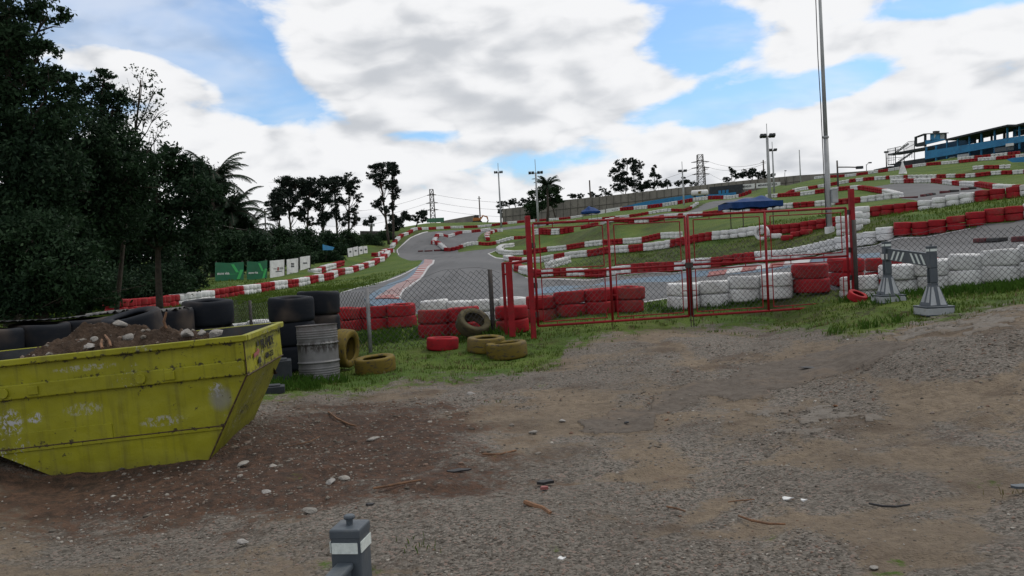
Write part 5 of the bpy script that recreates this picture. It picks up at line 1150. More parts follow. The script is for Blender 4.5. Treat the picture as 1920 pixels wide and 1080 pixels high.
# blue low boards and white boards in front of the long wall
pb_ = Plane((1165, 398, 196), (1380, 365, 184)); o = empty('blue_boards', pb_.pt(1165, 398)); tag(o, 'low blue painted boarding along the foot of the long wall', 'boarding'); mb = MB()
bt = [(1167, 388), (1209, 378), (1256, 370.5), (1291, 366), (1345, 364), (1380, 360)]
for i in range(5): pb_.poly(mb, [bt[i], bt[i+1], (bt[i+1][0], bt[i+1][1]+14), (bt[i][0], bt[i][1]+14)], .12)
child(mb, 'panel', m_blue, o)
for k, (pts, lab) in enumerate((([(1104, 396.5), (1134, 393), (1134, 399.5), (1118, 402), (1104, 402)], 'white board with faint print left of its twin, behind the small blue canopy'), ([(1136.5, 392), (1166, 387.5), (1166, 396), (1136.5, 400)], 'white board with dark blotches at the left end of the blue boarding'))):
    o = board('white_board', pb_, pts, .1, m_white, lab, 'board'); mb = MB(); x0 = pts[0][0]
    for j in range(4): pb_.poly(mb, [(x0+11+3*j, pts[0][1]+1.8-.3*j), (x0+13+3*j, pts[0][1]+1.6-.3*j), (x0+13+3*j, pts[0][1]+2.8-.3*j), (x0+11+3*j, pts[0][1]+3.0-.3*j)], .01, .02)
    child(mb, 'dark_print', m_dark, o)
# billboards
pbb = Plane((1383, 356, 188), (1463, 352, 184))
for k, (pts, s_, lab, ty) in enumerate((([(1383.5, 346.5), (1415, 344), (1415, 353.2), (1383.5, 356)], 'MENDES', 'left white billboard with dark lettering on the long wall', 352), ([(1418, 343.8), (1463, 341), (1463, 347), (1451, 350.5), (1418, 353)], 'MENDES ADIRES', 'right wider white billboard with dark lettering on the long wall', 349.8))):
    o = board('billboard', pbb, pts, .1, m_white, lab, 'billboard', 'billboards on the long wall', ((pts[0][0]+.3, 352, 362, .2),)); 
    q = pbb.pt(pts[0][0]+(7 if k == 0 else 3), ty, .05); c = text(s_, .62, m_dark, basis(q, pbb.u, (0, 0, 1)), o, sx=.9, bold=.01); c.matrix_parent_inverse = Matrix.Translation(-o.location)
o = empty('low_shed', pbb.pt(1350, 368)); tag(o, 'dark low shed with glazed openings beneath the long wall, right of the tank', 'shed'); mb = MB(); pbb.poly(mb, [(1330, 351), (1392, 345), (1392, 366), (1330, 372)], 2.0, .6); child(mb, 'walls', m_dark, o)
mb = MB()
for x in (1347, 1354, 1361): pbb.poly(mb, [(x, 357.5-(x-1347)*.1), (x+5, 357-(x-1347)*.1), (x+5, 363-(x-1347)*.1), (x, 363.5-(x-1347)*.1)], .05, .66)
child(mb, 'window', m_blue, o)
# white capsule tank with a yellow emblem
a, b = P(1296, 362.5, 182), P(1328, 360.5, 181); o = empty('white_tank', (a+b)/2); tag(o, 'white capsule shaped tank with a yellow emblem above the blue boarding', 'tank'); rr_ = .62; d = b-a
mb = MB(); ts = [0, .01, .03, .07, .93, .97, .99, 1]; rs = [.3, .7, .9, 1, 1, .9, .7, .3]; mb.tube([a+d*t for t in ts], [rr_*x for x in rs], 16); child(mb, 'tank_body', m_white, o, smooth=True)
mb = MB(); c_ = (a+b)/2; mb.box((c_[0], c_[1]-rr_-.01, c_[2]+.02), (.9, .04, .55)); mb.box((c_[0]+.1, c_[1]-rr_-.04, c_[2]+.1), (.4, .04, .2)); child(mb, 'yellow_emblem', MT['yellow'], o)
mb = MB()
for t in (.2, .8): q = a+d*t; mb.box((q[0], q[1], q[2]-.75), (.3, .8, .5))
child(mb, 'cradle', m_dark, o)
# excavator
s_ = 240/1600.0; ex = lambda px, py, o_=0.0: Vector(P(px, py, 236))+Vector((0, o_, 0)); o = empty('excavator', ex(900, 418)); tag(o, 'small orange excavator with folded arm on the crest beside the wedge wall', 'excavator')
mb = MB(); mb.prism([ex(886.5, 414.5), ex(901, 413.5), ex(901, 409), ex(895, 408), ex(887, 408.5)], (0, 2.4, 0)); child(mb, 'body', m_orange, o, bevel=.08)
mb = MB(); mb.prism([ex(888.5, 408.4), ex(897.5, 408), ex(897, 403), ex(889, 403.5)], (0, 1.6, 0)); child(mb, 'cab', m_dark, o, bevel=.08)
mb = MB(); mb.tube([ex(900, 412, -.2), ex(905.5, 404.5, -.2), ex(913, 406.5, -.2)], [.28, .24, .2], 6); child(mb, 'boom', m_orange, o); mb = MB(); mb.tube([ex(913, 406, -.2), ex(915.3, 413.5, -.2)], [.24, .16], 6); child(mb, 'arm', m_orange, o)
mb = MB(); mb.prism([ex(914.5, 413, -.5), ex(916.3, 413, -.5), ex(915, 417, -.5), ex(912.5, 416.5, -.5)], (0, .8, 0)); child(mb, 'bucket', m_darksteel, o)
for k in (0, 1.8): mb = MB(); mb.prism([ex(886, 417.8, k), ex(903, 417, k), ex(904, 415.2, k), ex(902.5, 413.9, k), ex(887, 414.6, k), ex(885, 416.2, k)], (0, .5, 0)); child(mb, 'crawler_track', m_black, o)
# blue canopies
def canopy(cx, D, ze, zp, wd, dp, lab, poles, peak=.72, rz=.0, hang=.33):
    c = P(cx, 400, D); o = empty('blue_canopy', (c[0], c[1], gz(c[0], c[1])), 0); tag(o, lab, 'canopy', 'blue canopies'); ca, sa = math.cos(rz), math.sin(rz)
    def L_(x, y, z): return Vector((c[0]+x*ca-y*sa, c[1]+x*sa+y*ca, z))
    mb = MB(); nx_, ny_ = 26, 12; vs = []
    for j in range(ny_+1):
        for i in range(nx_+1):
            u, v = i/nx_, j/ny_; e = min(v, 1-v)*2; ridge = ze+(zp-ze)*(np.interp(u, [0, .1, peak, .93, 1], [.12, .32, 1, .35, .0]))
            z = ze+(ridge-ze)*min(1, e*1.1)+.035*math.sin(u*17+v*3)*e-.07*math.sin(u*9)**2*e*(1-e); vs.append(L_((u-.5)*wd, (v-.5)*dp, z))
    mb.add(vs, [(j*(nx_+1)+i, j*(nx_+1)+i+1, (j+1)*(nx_+1)+i+1, (j+1)*(nx_+1)+i) for j in range(ny_) for i in range(nx_)])
    child(mb, 'roof_cloth', m_tarp, o, smooth=True); mb = MB()
    for (p_, q_) in (((-.5, -.5), (.5, -.5)), ((.5, -.5), (.5, .5)), ((.5, .5), (-.5, .5)), ((-.5, .5), (-.5, -.5))):
        n_ = 20; vs = []
        for i in range(n_+1):
            t = i/n_; x, y = (p_[0]*(1-t)+q_[0]*t)*wd*1.003, (p_[1]*(1-t)+q_[1]*t)*dp*1.003; vs += [L_(x, y, ze+.01), L_(x, y+.02*math.sin(t*30), ze-hang-.03*math.sin(t*13))]
        mb.add(vs, [(2*i, 2*i+1, 2*i+3, 2*i+2) for i in range(n_)])
    child(mb, 'valance', m_tarp, o)
    for (x, y) in poles:
        q = L_(x*wd, y*dp, 0); mb = MB(); mb.tube([(q.x, q.y, gz(q.x, q.y)-.1), (q.x, q.y, ze)], .03, 8); child(mb, 'pole', m_darksteel, o)
    return o
canopy(1407, 52.0, 4.42, 4.82, 3.15, 2.4, 'large blue cloth canopy on thin poles behind the gate', ((-.27, -.4), (.34, -.35), (-.27, .45), (.45, .45)), .75, R(6))
canopy(1107, 150, 9.6, 10.6, 3.2, 3.0, 'small far blue canopy in front of the white boards', ((.02, -.4), (.4, .4), (-.4, .4)), .45)
# closed parasol
q = P(1693, 330, 108); g = gz(q[0], q[1]); z2 = P(1693, 301, 108)[2]; o = empty('closed_parasol', (q[0], q[1], g)); tag(o, 'tall closed white parasol on the hillside before the stair tower', 'parasol')
mb = MB(); n_ = 20; vs = []; zl = P(1693, 326, 108)[2]
for k, (t, r_) in enumerate(((0, .42), (.15, .40), (.6, .20), (.85, .09), (1, .02))):
    for j in range(n_): a = 2*math.pi*j/n_; f_ = 1+.22*math.cos(4*a+.5)*(1-t); vs.append((q[0]+r_*f_*math.cos(a), q[1]+r_*f_*math.sin(a), zl*(1-t)+z2*t))
mb.add(vs, [(k*n_+j, k*n_+(j+1) % n_, (k+1)*n_+(j+1) % n_, (k+1)*n_+j) for k in range(4) for j in range(n_)]+[tuple(range(n_))]); child(mb, 'cloth', m_white, o, smooth=True)
mb = MB(); mb.tube([(q[0], q[1], g), (q[0], q[1], z2+.1)], .035, 8); child(mb, 'pole', m_galv, o)
# ------------------------------------------------------------------ grandstand
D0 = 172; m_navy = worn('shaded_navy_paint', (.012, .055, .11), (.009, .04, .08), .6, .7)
D0 = 172; pg = Plane((1665, 318, 185), (1930, 290, 150)); gs_ = empty('grandstand', pg.pt(1735, 312)); tag(gs_, 'blue two-storey grandstand with a sloping roof at the top right', 'grandstand')
def gp(name, polys, thick, off, mat):
    mb = MB()
    for p_ in polys: pg.poly(mb, p_, thick, off)
    return child(mb, name, mat, gs_)
Z4 = lambda x, y: (1650+x/7.11, 220+y/7.11)
def quad(x0, y0, x1, y1, h0, h1): return [Z4(x0, y0), Z4(x1, y1), Z4(x1, y1+h1), Z4(x0, y0+h0)]
gp('roof', [quad(870, 288, 1700, 95, 24, 22), quad(1700, 95, 1800, 98, 24, 22), quad(1800, 98, 2150, 10, 24, 22)], 7.0, .9, m_dark)
gp('balcony_band', [quad(600, 452, 2150, 205, 108, 80)], .3, .3, m_blue)
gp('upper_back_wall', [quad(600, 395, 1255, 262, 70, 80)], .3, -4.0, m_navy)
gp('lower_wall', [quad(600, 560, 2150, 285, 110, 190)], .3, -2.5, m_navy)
cols_ = [(610, 395, 560), (740, 372, 600), (885, 300, 590), (1030, 270, 560), (1185, 235, 540), (1345, 205, 500), (1520, 160, 480), (1690, 120, 440), (1850, 95, 420), (2010, 60, 400)]
for x, a, b in cols_: gp('column', [[Z4(x-5, a), Z4(x+5, a), Z4(x+5, b), Z4(x-5, b)]], .3, .1, m_blue)
# upper rear wall on the right with real openings: strips between windows
for (x0, x1) in ((1255, 1268), (1312, 1330), (1345, 1364), (1472, 1488), (1514, 1534), (1638, 1660), (1680, 1700), (1770, 2150)): 
    y = lambda x: 262-(x-1255)*.185
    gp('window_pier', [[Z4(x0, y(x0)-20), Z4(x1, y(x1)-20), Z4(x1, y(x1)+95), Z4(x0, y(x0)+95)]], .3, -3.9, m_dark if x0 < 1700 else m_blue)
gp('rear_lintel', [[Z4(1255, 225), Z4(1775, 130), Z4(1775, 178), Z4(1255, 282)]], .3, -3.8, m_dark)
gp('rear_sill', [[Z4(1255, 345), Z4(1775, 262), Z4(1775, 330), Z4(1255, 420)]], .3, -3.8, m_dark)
gp('side_window', [[Z4(1815, 185), Z4(2150, 115), Z4(2150, 180), Z4(1815, 250)]], .1, -3.7, m_dark)
gp('window_frame', [[Z4(1812, 180), Z4(2150, 110), Z4(2150, 116), Z4(1812, 186)], [Z4(1812, 250), Z4(2150, 180), Z4(2150, 186), Z4(1812, 256)]], .1, -3.55, m_white)
gp('white_sign', [quad(1675, 352, 1780, 340, 38, 36)], .1, .5, m_white)
gp('white_panel', [quad(1030, 500, 1185, 480, 46, 46)], .1, .2, m_retro_grey)
gp('grey_panel', [quad(1520, 412, 1780, 378, 55, 55)], .1, .1, m_plastic)
gp('painted_opening', [[Z4(912, 575), Z4(912, 545), Z4(935, 530), Z4(1000, 522), Z4(1000, 562)]], .1, -2.3, m_white)  # solid off-white plate: daylight through a gap put in as colour, nothing is cut
# control cabin on top
gp('cabin_roof', [[Z4(455, 262), Z4(585, 215), Z4(870, 203), Z4(870, 213), Z4(588, 228), Z4(462, 272)]], .8, .6, m_dark)
gp('cabin_wall', [[Z4(668, 216), Z4(795, 212), Z4(795, 295), Z4(668, 320)], [Z4(600, 305), Z4(870, 285), Z4(870, 300), Z4(600, 365)]], .3, .2, m_blue)
gp('cabin_window', [[Z4(797, 214), Z4(860, 210), Z4(860, 285), Z4(797, 292)]], .1, .1, m_retro_grey)
gp('cabin_post', [[Z4(458, 262), Z4(480, 262), Z4(480, 390), Z4(458, 390)], [Z4(585, 230), Z4(605, 230), Z4(605, 390), Z4(585, 390)], [Z4(862, 203), Z4(874, 203), Z4(874, 300), Z4(862, 300)]], .3, .2, m_dark)
gp('cabin_parapet', [[Z4(480, 350), Z4(600, 320), Z4(600, 380), Z4(480, 395)]], .3, .15, m_dark)
gp('roof_unit', [[Z4(702, 185), Z4(740, 180), Z4(740, 206), Z4(702, 209)]], 1.0, -.5, m_darksteel)
mq = pg.pt(*Z4(722, 277), .23); c = text('P', .95, m_white, basis(mq, pg.u, (0, 0, 1)), gs_, bold=.02); c.matrix_parent_inverse = Matrix.Translation(-gs_.location)
# steel stair tower
st = empty('stair_tower', pg.pt(1690, 318)); tag(st, 'dark open steel stair tower with railings at the left end of the grandstand', 'stair tower')
def sp(name, lines, r, off=0.0, deps=(0, -3.0), mat=m_dark):
    mb = MB()
    for dd in deps:
        for (x0, y0, x1, y1) in lines: mb.tube([pg.pt(*Z4(x0, y0), off+dd), pg.pt(*Z4(x1, y1), off+dd)], r, 4)
    return child(mb, name, mat, st)
for l_ in [(105, 420, 108, 640), (205, 400, 208, 640), (320, 370, 322, 650), (460, 310, 462, 640), (600, 370, 605, 650)]:
    for dd in (0, -3.0): sp('column', [l_], .09, deps=(dd,))
gpl = MB()
for p_ in ([Z4(105, 488), Z4(600, 395), Z4(600, 425), Z4(105, 505)], [Z4(210, 600), Z4(600, 540), Z4(600, 680), Z4(170, 670)], [Z4(108, 628), Z4(215, 612), Z4(215, 622), Z4(108, 640)]): pg.poly(gpl, p_, 3.0, 0)
child(gpl, 'floor_deck', m_dark, st)
sp('railing', [(105, 425, 200, 405), (200, 405, 280, 385), (280, 400, 375, 325), (375, 325, 460, 315), (200, 465, 375, 345), (105, 455, 300, 420), (110, 515, 205, 505), (110, 545, 320, 530), (110, 575, 205, 565), (230, 500, 320, 485), (340, 480, 440, 460), (240, 560, 340, 540), (340, 420, 450, 360), (90, 545, 200, 540)], .05)
sp('baluster', [(x, 425-(x-105)*.2, x, 490-(x-105)*.15) for x in range(125, 280, 18)]+[(x, 345+(375-x)*.6 if x < 375 else 322, x, 440) for x in range(290, 460, 16)]+[(x, 500, x, 620) for x in (130, 150, 180)]+[(x, 470, x, 540) for x in (345, 370, 395, 420, 440)], .035)
sp('stair_flight', [(200, 470, 375, 345), (210, 480, 385, 355), (230, 600, 420, 470), (240, 608, 430, 478)], .10)
pole(1662.5, 170, 284, 316, .11, 'dark pole with a lamp at the left end of the stair tower', m_darksteel, 'street_lamp', 'street lamp', arm=(1661.5, 285, 285, 0))
board('low_canopy_roof', pg, [(1638, 318), (1668, 311.5), (1672, 314), (1638, 320)], 4, m_dark, 'low dark flat roof left of the stair tower on the hill', 'shelter')
board('blue_boarding', Plane((1890, 305, 120), (1960, 296, 116)), [(1887, 299), (1898, 296), (1960, 290), (1960, 303), (1898, 304.5)], .2, m_blue, 'blue sloping panel below the grandstand at the right picture edge', 'boarding')
# white building glimpsed through the left trees
pwb = Plane((352, 452, 90), (380, 450, 90)); o = empty('white_building', pwb.pt(365, 470)); tag(o, 'pale flat-roofed building glimpsed between the left trees and the palms', 'building'); mb = MB(); pwb.poly(mb, [(338, 432), (384, 429), (384, 470), (338, 472)], 8); child(mb, 'wall', m_white, o); mb = MB(); pwb.poly(mb, [(336, 430), (386, 427), (386, 431.5), (336, 434.5)], 8.5, .3); child(mb, 'roof_edge', m_retro_grey, o)
for k, (px, py, D, w_) in enumerate(((700, 424, 180, 3.2),)):
    pass
pwt = Plane((690, 440, 170), (705, 440, 170)); o = empty('water_tower', pwt.pt(697, 440)); tag(o, 'small grey water tower box rising from shrubs left of the tall pair of pines', 'water tower')
mb = MB(); pwt.poly(mb, [(690, 420), (701, 419.5), (701, 424), (690, 424.5)], 1.2); child(mb, 'tank', m_retro_grey, o); mb = MB(); pwt.poly(mb, [(693.5, 424), (698, 424), (698, 445), (693.5, 445)], .6, -.2); child(mb, 'shaft', m_retro_grey, o)
# timber fence behind the left boards
pf_ = Plane((676, 460, 140), (735, 448, 150)); o = empty('timber_fence', pf_.pt(700, 455)); tag(o, 'dark weathered timber fence behind the far left wall of tyres', 'fence'); mb = MB()
for x in np.arange(676, 734, 2.0): y = 433+(x-676)*.01; pf_.poly(mb, [(x, y), (x+1.7, y-.1), (x+1.7, y+32), (x, y+32)], .1, random.uniform(-.05, .05))
child(mb, 'boards', worn('grey_weathered_timber', (.05, .047, .045), (.03, .028, .027), 2, .9), o)
# ------------------------------------------------------------------ foliage
def leaves(cen, rad, n_, size, seed, nc=None, aspect=.45, droop=.0, spread=.2, shell=.55):
    """n_ leaf quads in tight clumps spread through an ellipsoid"""
    q = np.random.default_rng(seed); nc = nc or max(6, n_//38)
    u = q.normal(size=(nc, 3)); u /= np.linalg.norm(u, axis=1)[:, None]; rr_ = q.random(nc)**.5*(1-shell)+shell*q.random(nc)**.25; cc = cen+u*rr_[:, None]*rad
    idc = q.integers(0, nc, n_); sc = q.random(nc)*.7+.6
    p = cc[idc]+q.normal(size=(n_, 3))*(spread*np.mean(rad)*sc[idc])[:, None]*np.array([1, 1, .62])
    a = q.normal(size=(n_, 3)); a[:, 2] -= droop; a /= np.linalg.norm(a, axis=1)[:, None]; b = np.cross(a, q.normal(size=(n_, 3))); b /= np.linalg.norm(b, axis=1)[:, None]
    s = size*(.6+.8*q.random(n_))[:, None]
    return np.stack([p-a*s, p+b*s*aspect, p+a*s, p-b*s*aspect], 1)
def quads(name, L_, mat, parent=None):
    V_ = np.concatenate(L_).reshape(-1, 3); return np_mesh(name, V_, np.arange(len(V_)).reshape(-1, 4), mat, parent=parent)
def split(blobs, seed, k=4, grow=1.2):
    q = np.random.default_rng(seed); o = []
    for (x, y, rx, ry) in blobs:
        for j in range(k): o.append((x+q.normal()*rx*.5, y+q.normal()*ry*.5, rx*grow*q.uniform(.45, .75), ry*grow*q.uniform(.45, .8)))
    return o
def tree(name, label, cat, px, D, blobs, size, dens, mat, trunk_r, seed, group=None, dz=1.0, spread=.2, base_y=None, aspect=.45, droop=0.0, limbs=True, lean=0.0, trunk_top=None, shell=.55):
    b = at(px, D); 
    if base_y is not None: b = P(px, base_y, D); b[2] = min(b[2], gz(b[0], b[1]))
    o = empty(name, b); tag(o, label, cat, group); q = np.random.default_rng(seed); L_ = []; cs = []
    for i, (x, y, rx, ry) in enumerate(blobs):
        Db = D+q.normal()*max(rx, ry)*D/F*.35*dz; c = P(x, y, Db); rd = np.array([rx*D/F, (rx+ry)/2*D/F*dz, ry*D/F])
        n_ = int(dens*5.5*rd[0]*rd[2]/(size*size)); L_.append(leaves(c, rd, max(n_, 20), size, seed*31+i, spread=spread, aspect=aspect, droop=droop, shell=shell)); cs.append((c, rd))
    cr = quads('crown', L_, mat); cr.parent = o; cr.matrix_parent_inverse = Matrix.Translation(-o.location)
    mb = MB(); top = max(cs, key=lambda c: c[0][2])[0] if trunk_top is None else P(trunk_top[0], trunk_top[1], D)
    n_ = 7; pts = []
    for k in range(n_+1):
        t = k/n_; w_ = .10*math.sin(t*5+seed)*trunk_r*8*t*(1-t); pts.append(Vector((b[0]*(1-t)+top[0]*t+w_, b[1]*(1-t)+top[1]*t, (b[2]-.2)*(1-t)+top[2]*t)))
    mb.tube(pts, [trunk_r*(1.15-t*.85/n_) for t in range(n_+1)], 8)
    if limbs:
        for (c, rd) in cs:
            t = min(.92, max(.18, (c[2]-b[2])/(top[2]-b[2]+1e-6)-.16)); k = t*n_; s = pts[int(k)].lerp(pts[min(int(k)+1, n_)], k-int(k)); e = Vector(c)
            m_ = s.lerp(e, .55)+Vector((0, 0, -(e-s).length*.08)); mb.tube([s, m_, e], [trunk_r*.34, trunk_r*.2, trunk_r*.08], 5)
            for j in range(3): d = Vector(q.normal(size=3)*rd*.7); mb.tube([m_.lerp(e, .4), m_.lerp(e, .8)+d*.5, e+d], [trunk_r*.16, trunk_r*.1, trunk_r*.03], 4)
    tr = mb.build('trunk', m_bark, smooth=True); tr.parent = o; tr.matrix_parent_inverse = Matrix.Translation(-o.location); return o
GL_ = 'dark trees crowding the left side'
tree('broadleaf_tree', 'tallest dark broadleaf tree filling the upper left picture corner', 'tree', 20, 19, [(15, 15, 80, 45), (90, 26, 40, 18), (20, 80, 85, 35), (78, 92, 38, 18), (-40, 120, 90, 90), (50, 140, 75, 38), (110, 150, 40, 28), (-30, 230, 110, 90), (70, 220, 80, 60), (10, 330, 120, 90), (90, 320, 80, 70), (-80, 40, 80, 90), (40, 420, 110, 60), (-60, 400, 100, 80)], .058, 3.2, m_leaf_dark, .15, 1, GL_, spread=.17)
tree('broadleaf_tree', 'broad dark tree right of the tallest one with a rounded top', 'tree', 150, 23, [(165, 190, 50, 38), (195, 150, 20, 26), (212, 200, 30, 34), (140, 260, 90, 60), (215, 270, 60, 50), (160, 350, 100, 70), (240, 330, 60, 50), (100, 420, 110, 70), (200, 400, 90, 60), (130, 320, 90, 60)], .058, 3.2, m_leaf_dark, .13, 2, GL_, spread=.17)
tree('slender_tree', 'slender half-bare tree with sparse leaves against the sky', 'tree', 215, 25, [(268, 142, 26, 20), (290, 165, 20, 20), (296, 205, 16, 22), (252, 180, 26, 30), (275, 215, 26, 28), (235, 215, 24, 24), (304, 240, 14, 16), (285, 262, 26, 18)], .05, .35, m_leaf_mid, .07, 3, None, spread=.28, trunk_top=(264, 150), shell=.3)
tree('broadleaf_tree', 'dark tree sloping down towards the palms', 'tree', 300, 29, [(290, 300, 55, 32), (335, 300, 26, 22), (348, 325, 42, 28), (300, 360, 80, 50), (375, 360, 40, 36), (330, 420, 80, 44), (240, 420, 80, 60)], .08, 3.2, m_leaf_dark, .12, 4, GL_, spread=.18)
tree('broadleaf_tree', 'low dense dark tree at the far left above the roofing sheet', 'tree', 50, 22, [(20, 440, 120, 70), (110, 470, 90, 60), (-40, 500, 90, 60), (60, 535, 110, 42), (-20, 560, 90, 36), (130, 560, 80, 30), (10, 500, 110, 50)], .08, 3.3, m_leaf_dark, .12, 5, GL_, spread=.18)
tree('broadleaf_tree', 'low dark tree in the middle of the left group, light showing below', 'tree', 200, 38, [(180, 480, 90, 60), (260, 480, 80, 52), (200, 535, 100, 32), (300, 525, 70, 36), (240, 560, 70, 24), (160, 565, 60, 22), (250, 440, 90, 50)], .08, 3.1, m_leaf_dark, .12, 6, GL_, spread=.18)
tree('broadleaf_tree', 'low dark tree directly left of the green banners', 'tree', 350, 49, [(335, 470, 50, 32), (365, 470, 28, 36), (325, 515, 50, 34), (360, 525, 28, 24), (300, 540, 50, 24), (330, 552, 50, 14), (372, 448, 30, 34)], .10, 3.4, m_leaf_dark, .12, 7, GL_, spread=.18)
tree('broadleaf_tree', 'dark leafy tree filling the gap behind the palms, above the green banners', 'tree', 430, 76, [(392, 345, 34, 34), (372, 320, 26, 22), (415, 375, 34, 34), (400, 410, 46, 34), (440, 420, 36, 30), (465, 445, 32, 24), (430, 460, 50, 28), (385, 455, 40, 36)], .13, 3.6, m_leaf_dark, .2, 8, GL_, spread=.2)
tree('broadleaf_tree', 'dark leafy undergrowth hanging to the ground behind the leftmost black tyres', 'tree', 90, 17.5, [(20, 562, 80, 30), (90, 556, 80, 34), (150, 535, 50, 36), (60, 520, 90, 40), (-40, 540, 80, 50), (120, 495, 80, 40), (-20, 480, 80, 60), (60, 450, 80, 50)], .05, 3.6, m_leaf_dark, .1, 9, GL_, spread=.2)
# understory shrubs along the left wall
SH = [(418, 64, 472, 42, 42), (470, 66, 470, 40, 38), (520, 100, 462, 40, 38), (570, 105, 462, 38, 34), (612, 110, 462, 34, 30), (650, 115, 455, 30, 24), (545, 84, 480, 40, 24), (610, 92, 482, 34, 14), (690, 132, 456, 26, 18), (722, 142, 446, 20, 14)]
SL = ['tall dark shrub mass behind the left green banner', 'dark shrub mass behind the right green banner', 'dark shrub mass behind the leftmost white board', 'dark shrub mass behind the rightmost large white board', 'dark shrub between the blue sheet and the large boards', 'mid green shrub above the four small boards', 'dark hedge clump low behind the three large boards', 'low dark hedge by the blue sheet', 'shrub in front of the timber fence', 'last small shrub on the slope beside the crest wall']
for i, (x, D, y, rx, ry) in enumerate(SH):
    tree('shrub', SL[i], 'shrub', x, D, [(x, y, rx, ry), (x-rx*.5, y+ry*.4, rx*.7, ry*.6), (x+rx*.5, y+ry*.35, rx*.7, ry*.65), (x+rx*.1, y-ry*.5, rx*.5, ry*.5)], .13, 3.6, m_leaf_mid if i in (5, 8) else m_leaf_dark, .1, 20+i, 'shrubs behind the left boards', limbs=False, dz=.6)
# palms
def palm(px, py, D, nf, L_, lab, seed, trunk=.16, ybase=None, up=1.0, dens=46, lf=.34):
    q = np.random.default_rng(seed); c = Vector(P(px, py, D)); b = at(px, D); o = empty('palm_tree', b); tag(o, lab, 'palm', 'palms'); mb = MB()
    mb.tube([(b[0], b[1], b[2]-.2), ((b[0]+c.x)/2+.15, (b[1]+c.y)/2, (b[2]+c.z)/2), c], [trunk*1.3, trunk, trunk*.8], 10); tr = mb.build('trunk', m_bark, smooth=True); tr.parent = o; tr.matrix_parent_inverse = Matrix.Translation(-o.location)
    Q = []; rb = MB()
    for i in range(nf):
        az = 2*math.pi*i/nf+q.normal()*.2; el = R(75)*(q.random()**.7)*up-R(5); Lf = L_*(.8+.35*q.random()); d = Vector((math.cos(az)*math.cos(el), math.sin(az)*math.cos(el), math.sin(el))); p = c.copy(); pts = [p.copy()]; n_ = dens; st_ = Lf/n_; vel = d.copy()
        for k in range(n_):
            vel.z -= .045*(.6+k/n_)*(30/dens); vel.normalize(); p = p+vel*st_; pts.append(p.copy()); side_ = vel.cross(Vector((0, 0, 1)))
            if side_.length < .05: side_ = Vector((1, 0, 0))
            side_.normalize(); ll = lf*L_*math.sin(math.pi*min(1, .12+.88*k/n_))**.6*.55
            for s in (-1, 1):
                t_ = (side_*s*.9+vel*.55+Vector((0, 0, -.35-.3*q.random()))).normalized(); w_ = vel*st_*.55; e = p+t_*ll*(.85+.3*q.random()); Q.append([tuple(p-w_), tuple(p+w_), tuple(e+w_*.2), tuple(e-w_*.2)])
        rb.tube(pts[::4], .02*L_/2.5, 4)
    cr = quads('fronds', [np.array(Q)], m_palm); cr.parent = o; cr.matrix_parent_inverse = Matrix.Translation(-o.location)
    r_ = rb.build('frond_ribs', m_bark); r_.parent = o; r_.matrix_parent_inverse = Matrix.Translation(-o.location)
palm(398, 342, 70, 30, 3.6, 'palm with ragged fronds rising at the right edge of the dark trees', 5)
palm(432, 400, 72, 32, 3.5, 'lower palm drooping over the green banners', 6)
palm(385, 392, 72, 26, 3.2, 'palm half hidden among the dark trees left of the banners', 7)
palm(466, 432, 74, 24, 2.8, 'small palm right of the lower palm, above the shrubs', 8)
# pine group and far trees
PG = 'tall pines standing behind the left shrubs'
def pines(lst, D, size, dens, r, group, seed0, mat=m_leaf_pine, base=455, sp=.22):
    for i, (x, yb_, blobs, lab) in enumerate(lst): tree('pine_tree', lab, 'pine', x, D+i*1.5, split(blobs, seed0+i, 4, 1.45), size, dens, mat, r, seed0+i, group, dz=1.0, base_y=yb_, spread=sp, shell=.45)
pines([(524, 450, [(518, 366, 14, 11), (530, 380, 15, 9), (512, 386, 12, 8), (527, 398, 16, 9), (516, 407, 10, 7)], 'shortest pine at the left end of the pine group'),
       (549, 450, [(538, 343, 18, 9), (552, 340, 14, 8), (541, 357, 16, 8), (552, 374, 10, 8), (543, 390, 10, 7), (553, 403, 9, 7)], 'second pine from left, flat topped, in the pine group'),
       (571, 452, [(572, 345, 16, 9), (583, 352, 11, 9), (568, 362, 13, 8), (578, 378, 12, 8), (568, 396, 10, 8), (576, 412, 12, 7)], 'third pine from left with the widest crown in the pine group'),
       (606, 452, [(604, 341, 11, 8), (612, 349, 11, 9), (602, 364, 13, 8), (612, 378, 12, 9), (599, 388, 11, 8), (610, 402, 14, 8), (600, 415, 12, 7)], 'fourth pine from left, dense down to its foot'),
       (634, 454, [(627, 338, 11, 7), (634, 350, 10, 8), (625, 362, 9, 7), (636, 376, 7, 6), (628, 396, 10, 8), (640, 412, 9, 7)], 'fifth pine from left, slightly leaning, in the pine group'),
       (653, 454, [(650, 336, 10, 6), (645, 347, 12, 8), (660, 346, 9, 8), (656, 360, 10, 7), (668, 368, 7, 6), (648, 378, 7, 5), (663, 400, 10, 8), (668, 413, 9, 7)], 'rightmost pine of the group with sparse feathery top')], 118, .13, 2.6, .17, PG, 50)
pines([(728, 438, [(708, 316, 13, 8), (722, 311, 14, 8), (702, 329, 11, 6), (718, 326, 13, 7), (712, 343, 11, 6), (728, 345, 7, 6), (709, 383, 10, 6), (716, 374, 6, 5), (724, 396, 7, 6)], 'left pine of the tall isolated pair'),
       (737, 436, [(737, 309, 10, 7), (741, 322, 7, 8), (736, 340, 8, 7), (745, 346, 9, 7), (747, 357, 6, 5), (735, 368, 8, 6), (733, 390, 9, 6)], 'right pine of the tall isolated pair')], 135, .14, 2.6, .19, 'tall isolated pair of pines', 70)
FR = 'trees on the skyline of the circuit'
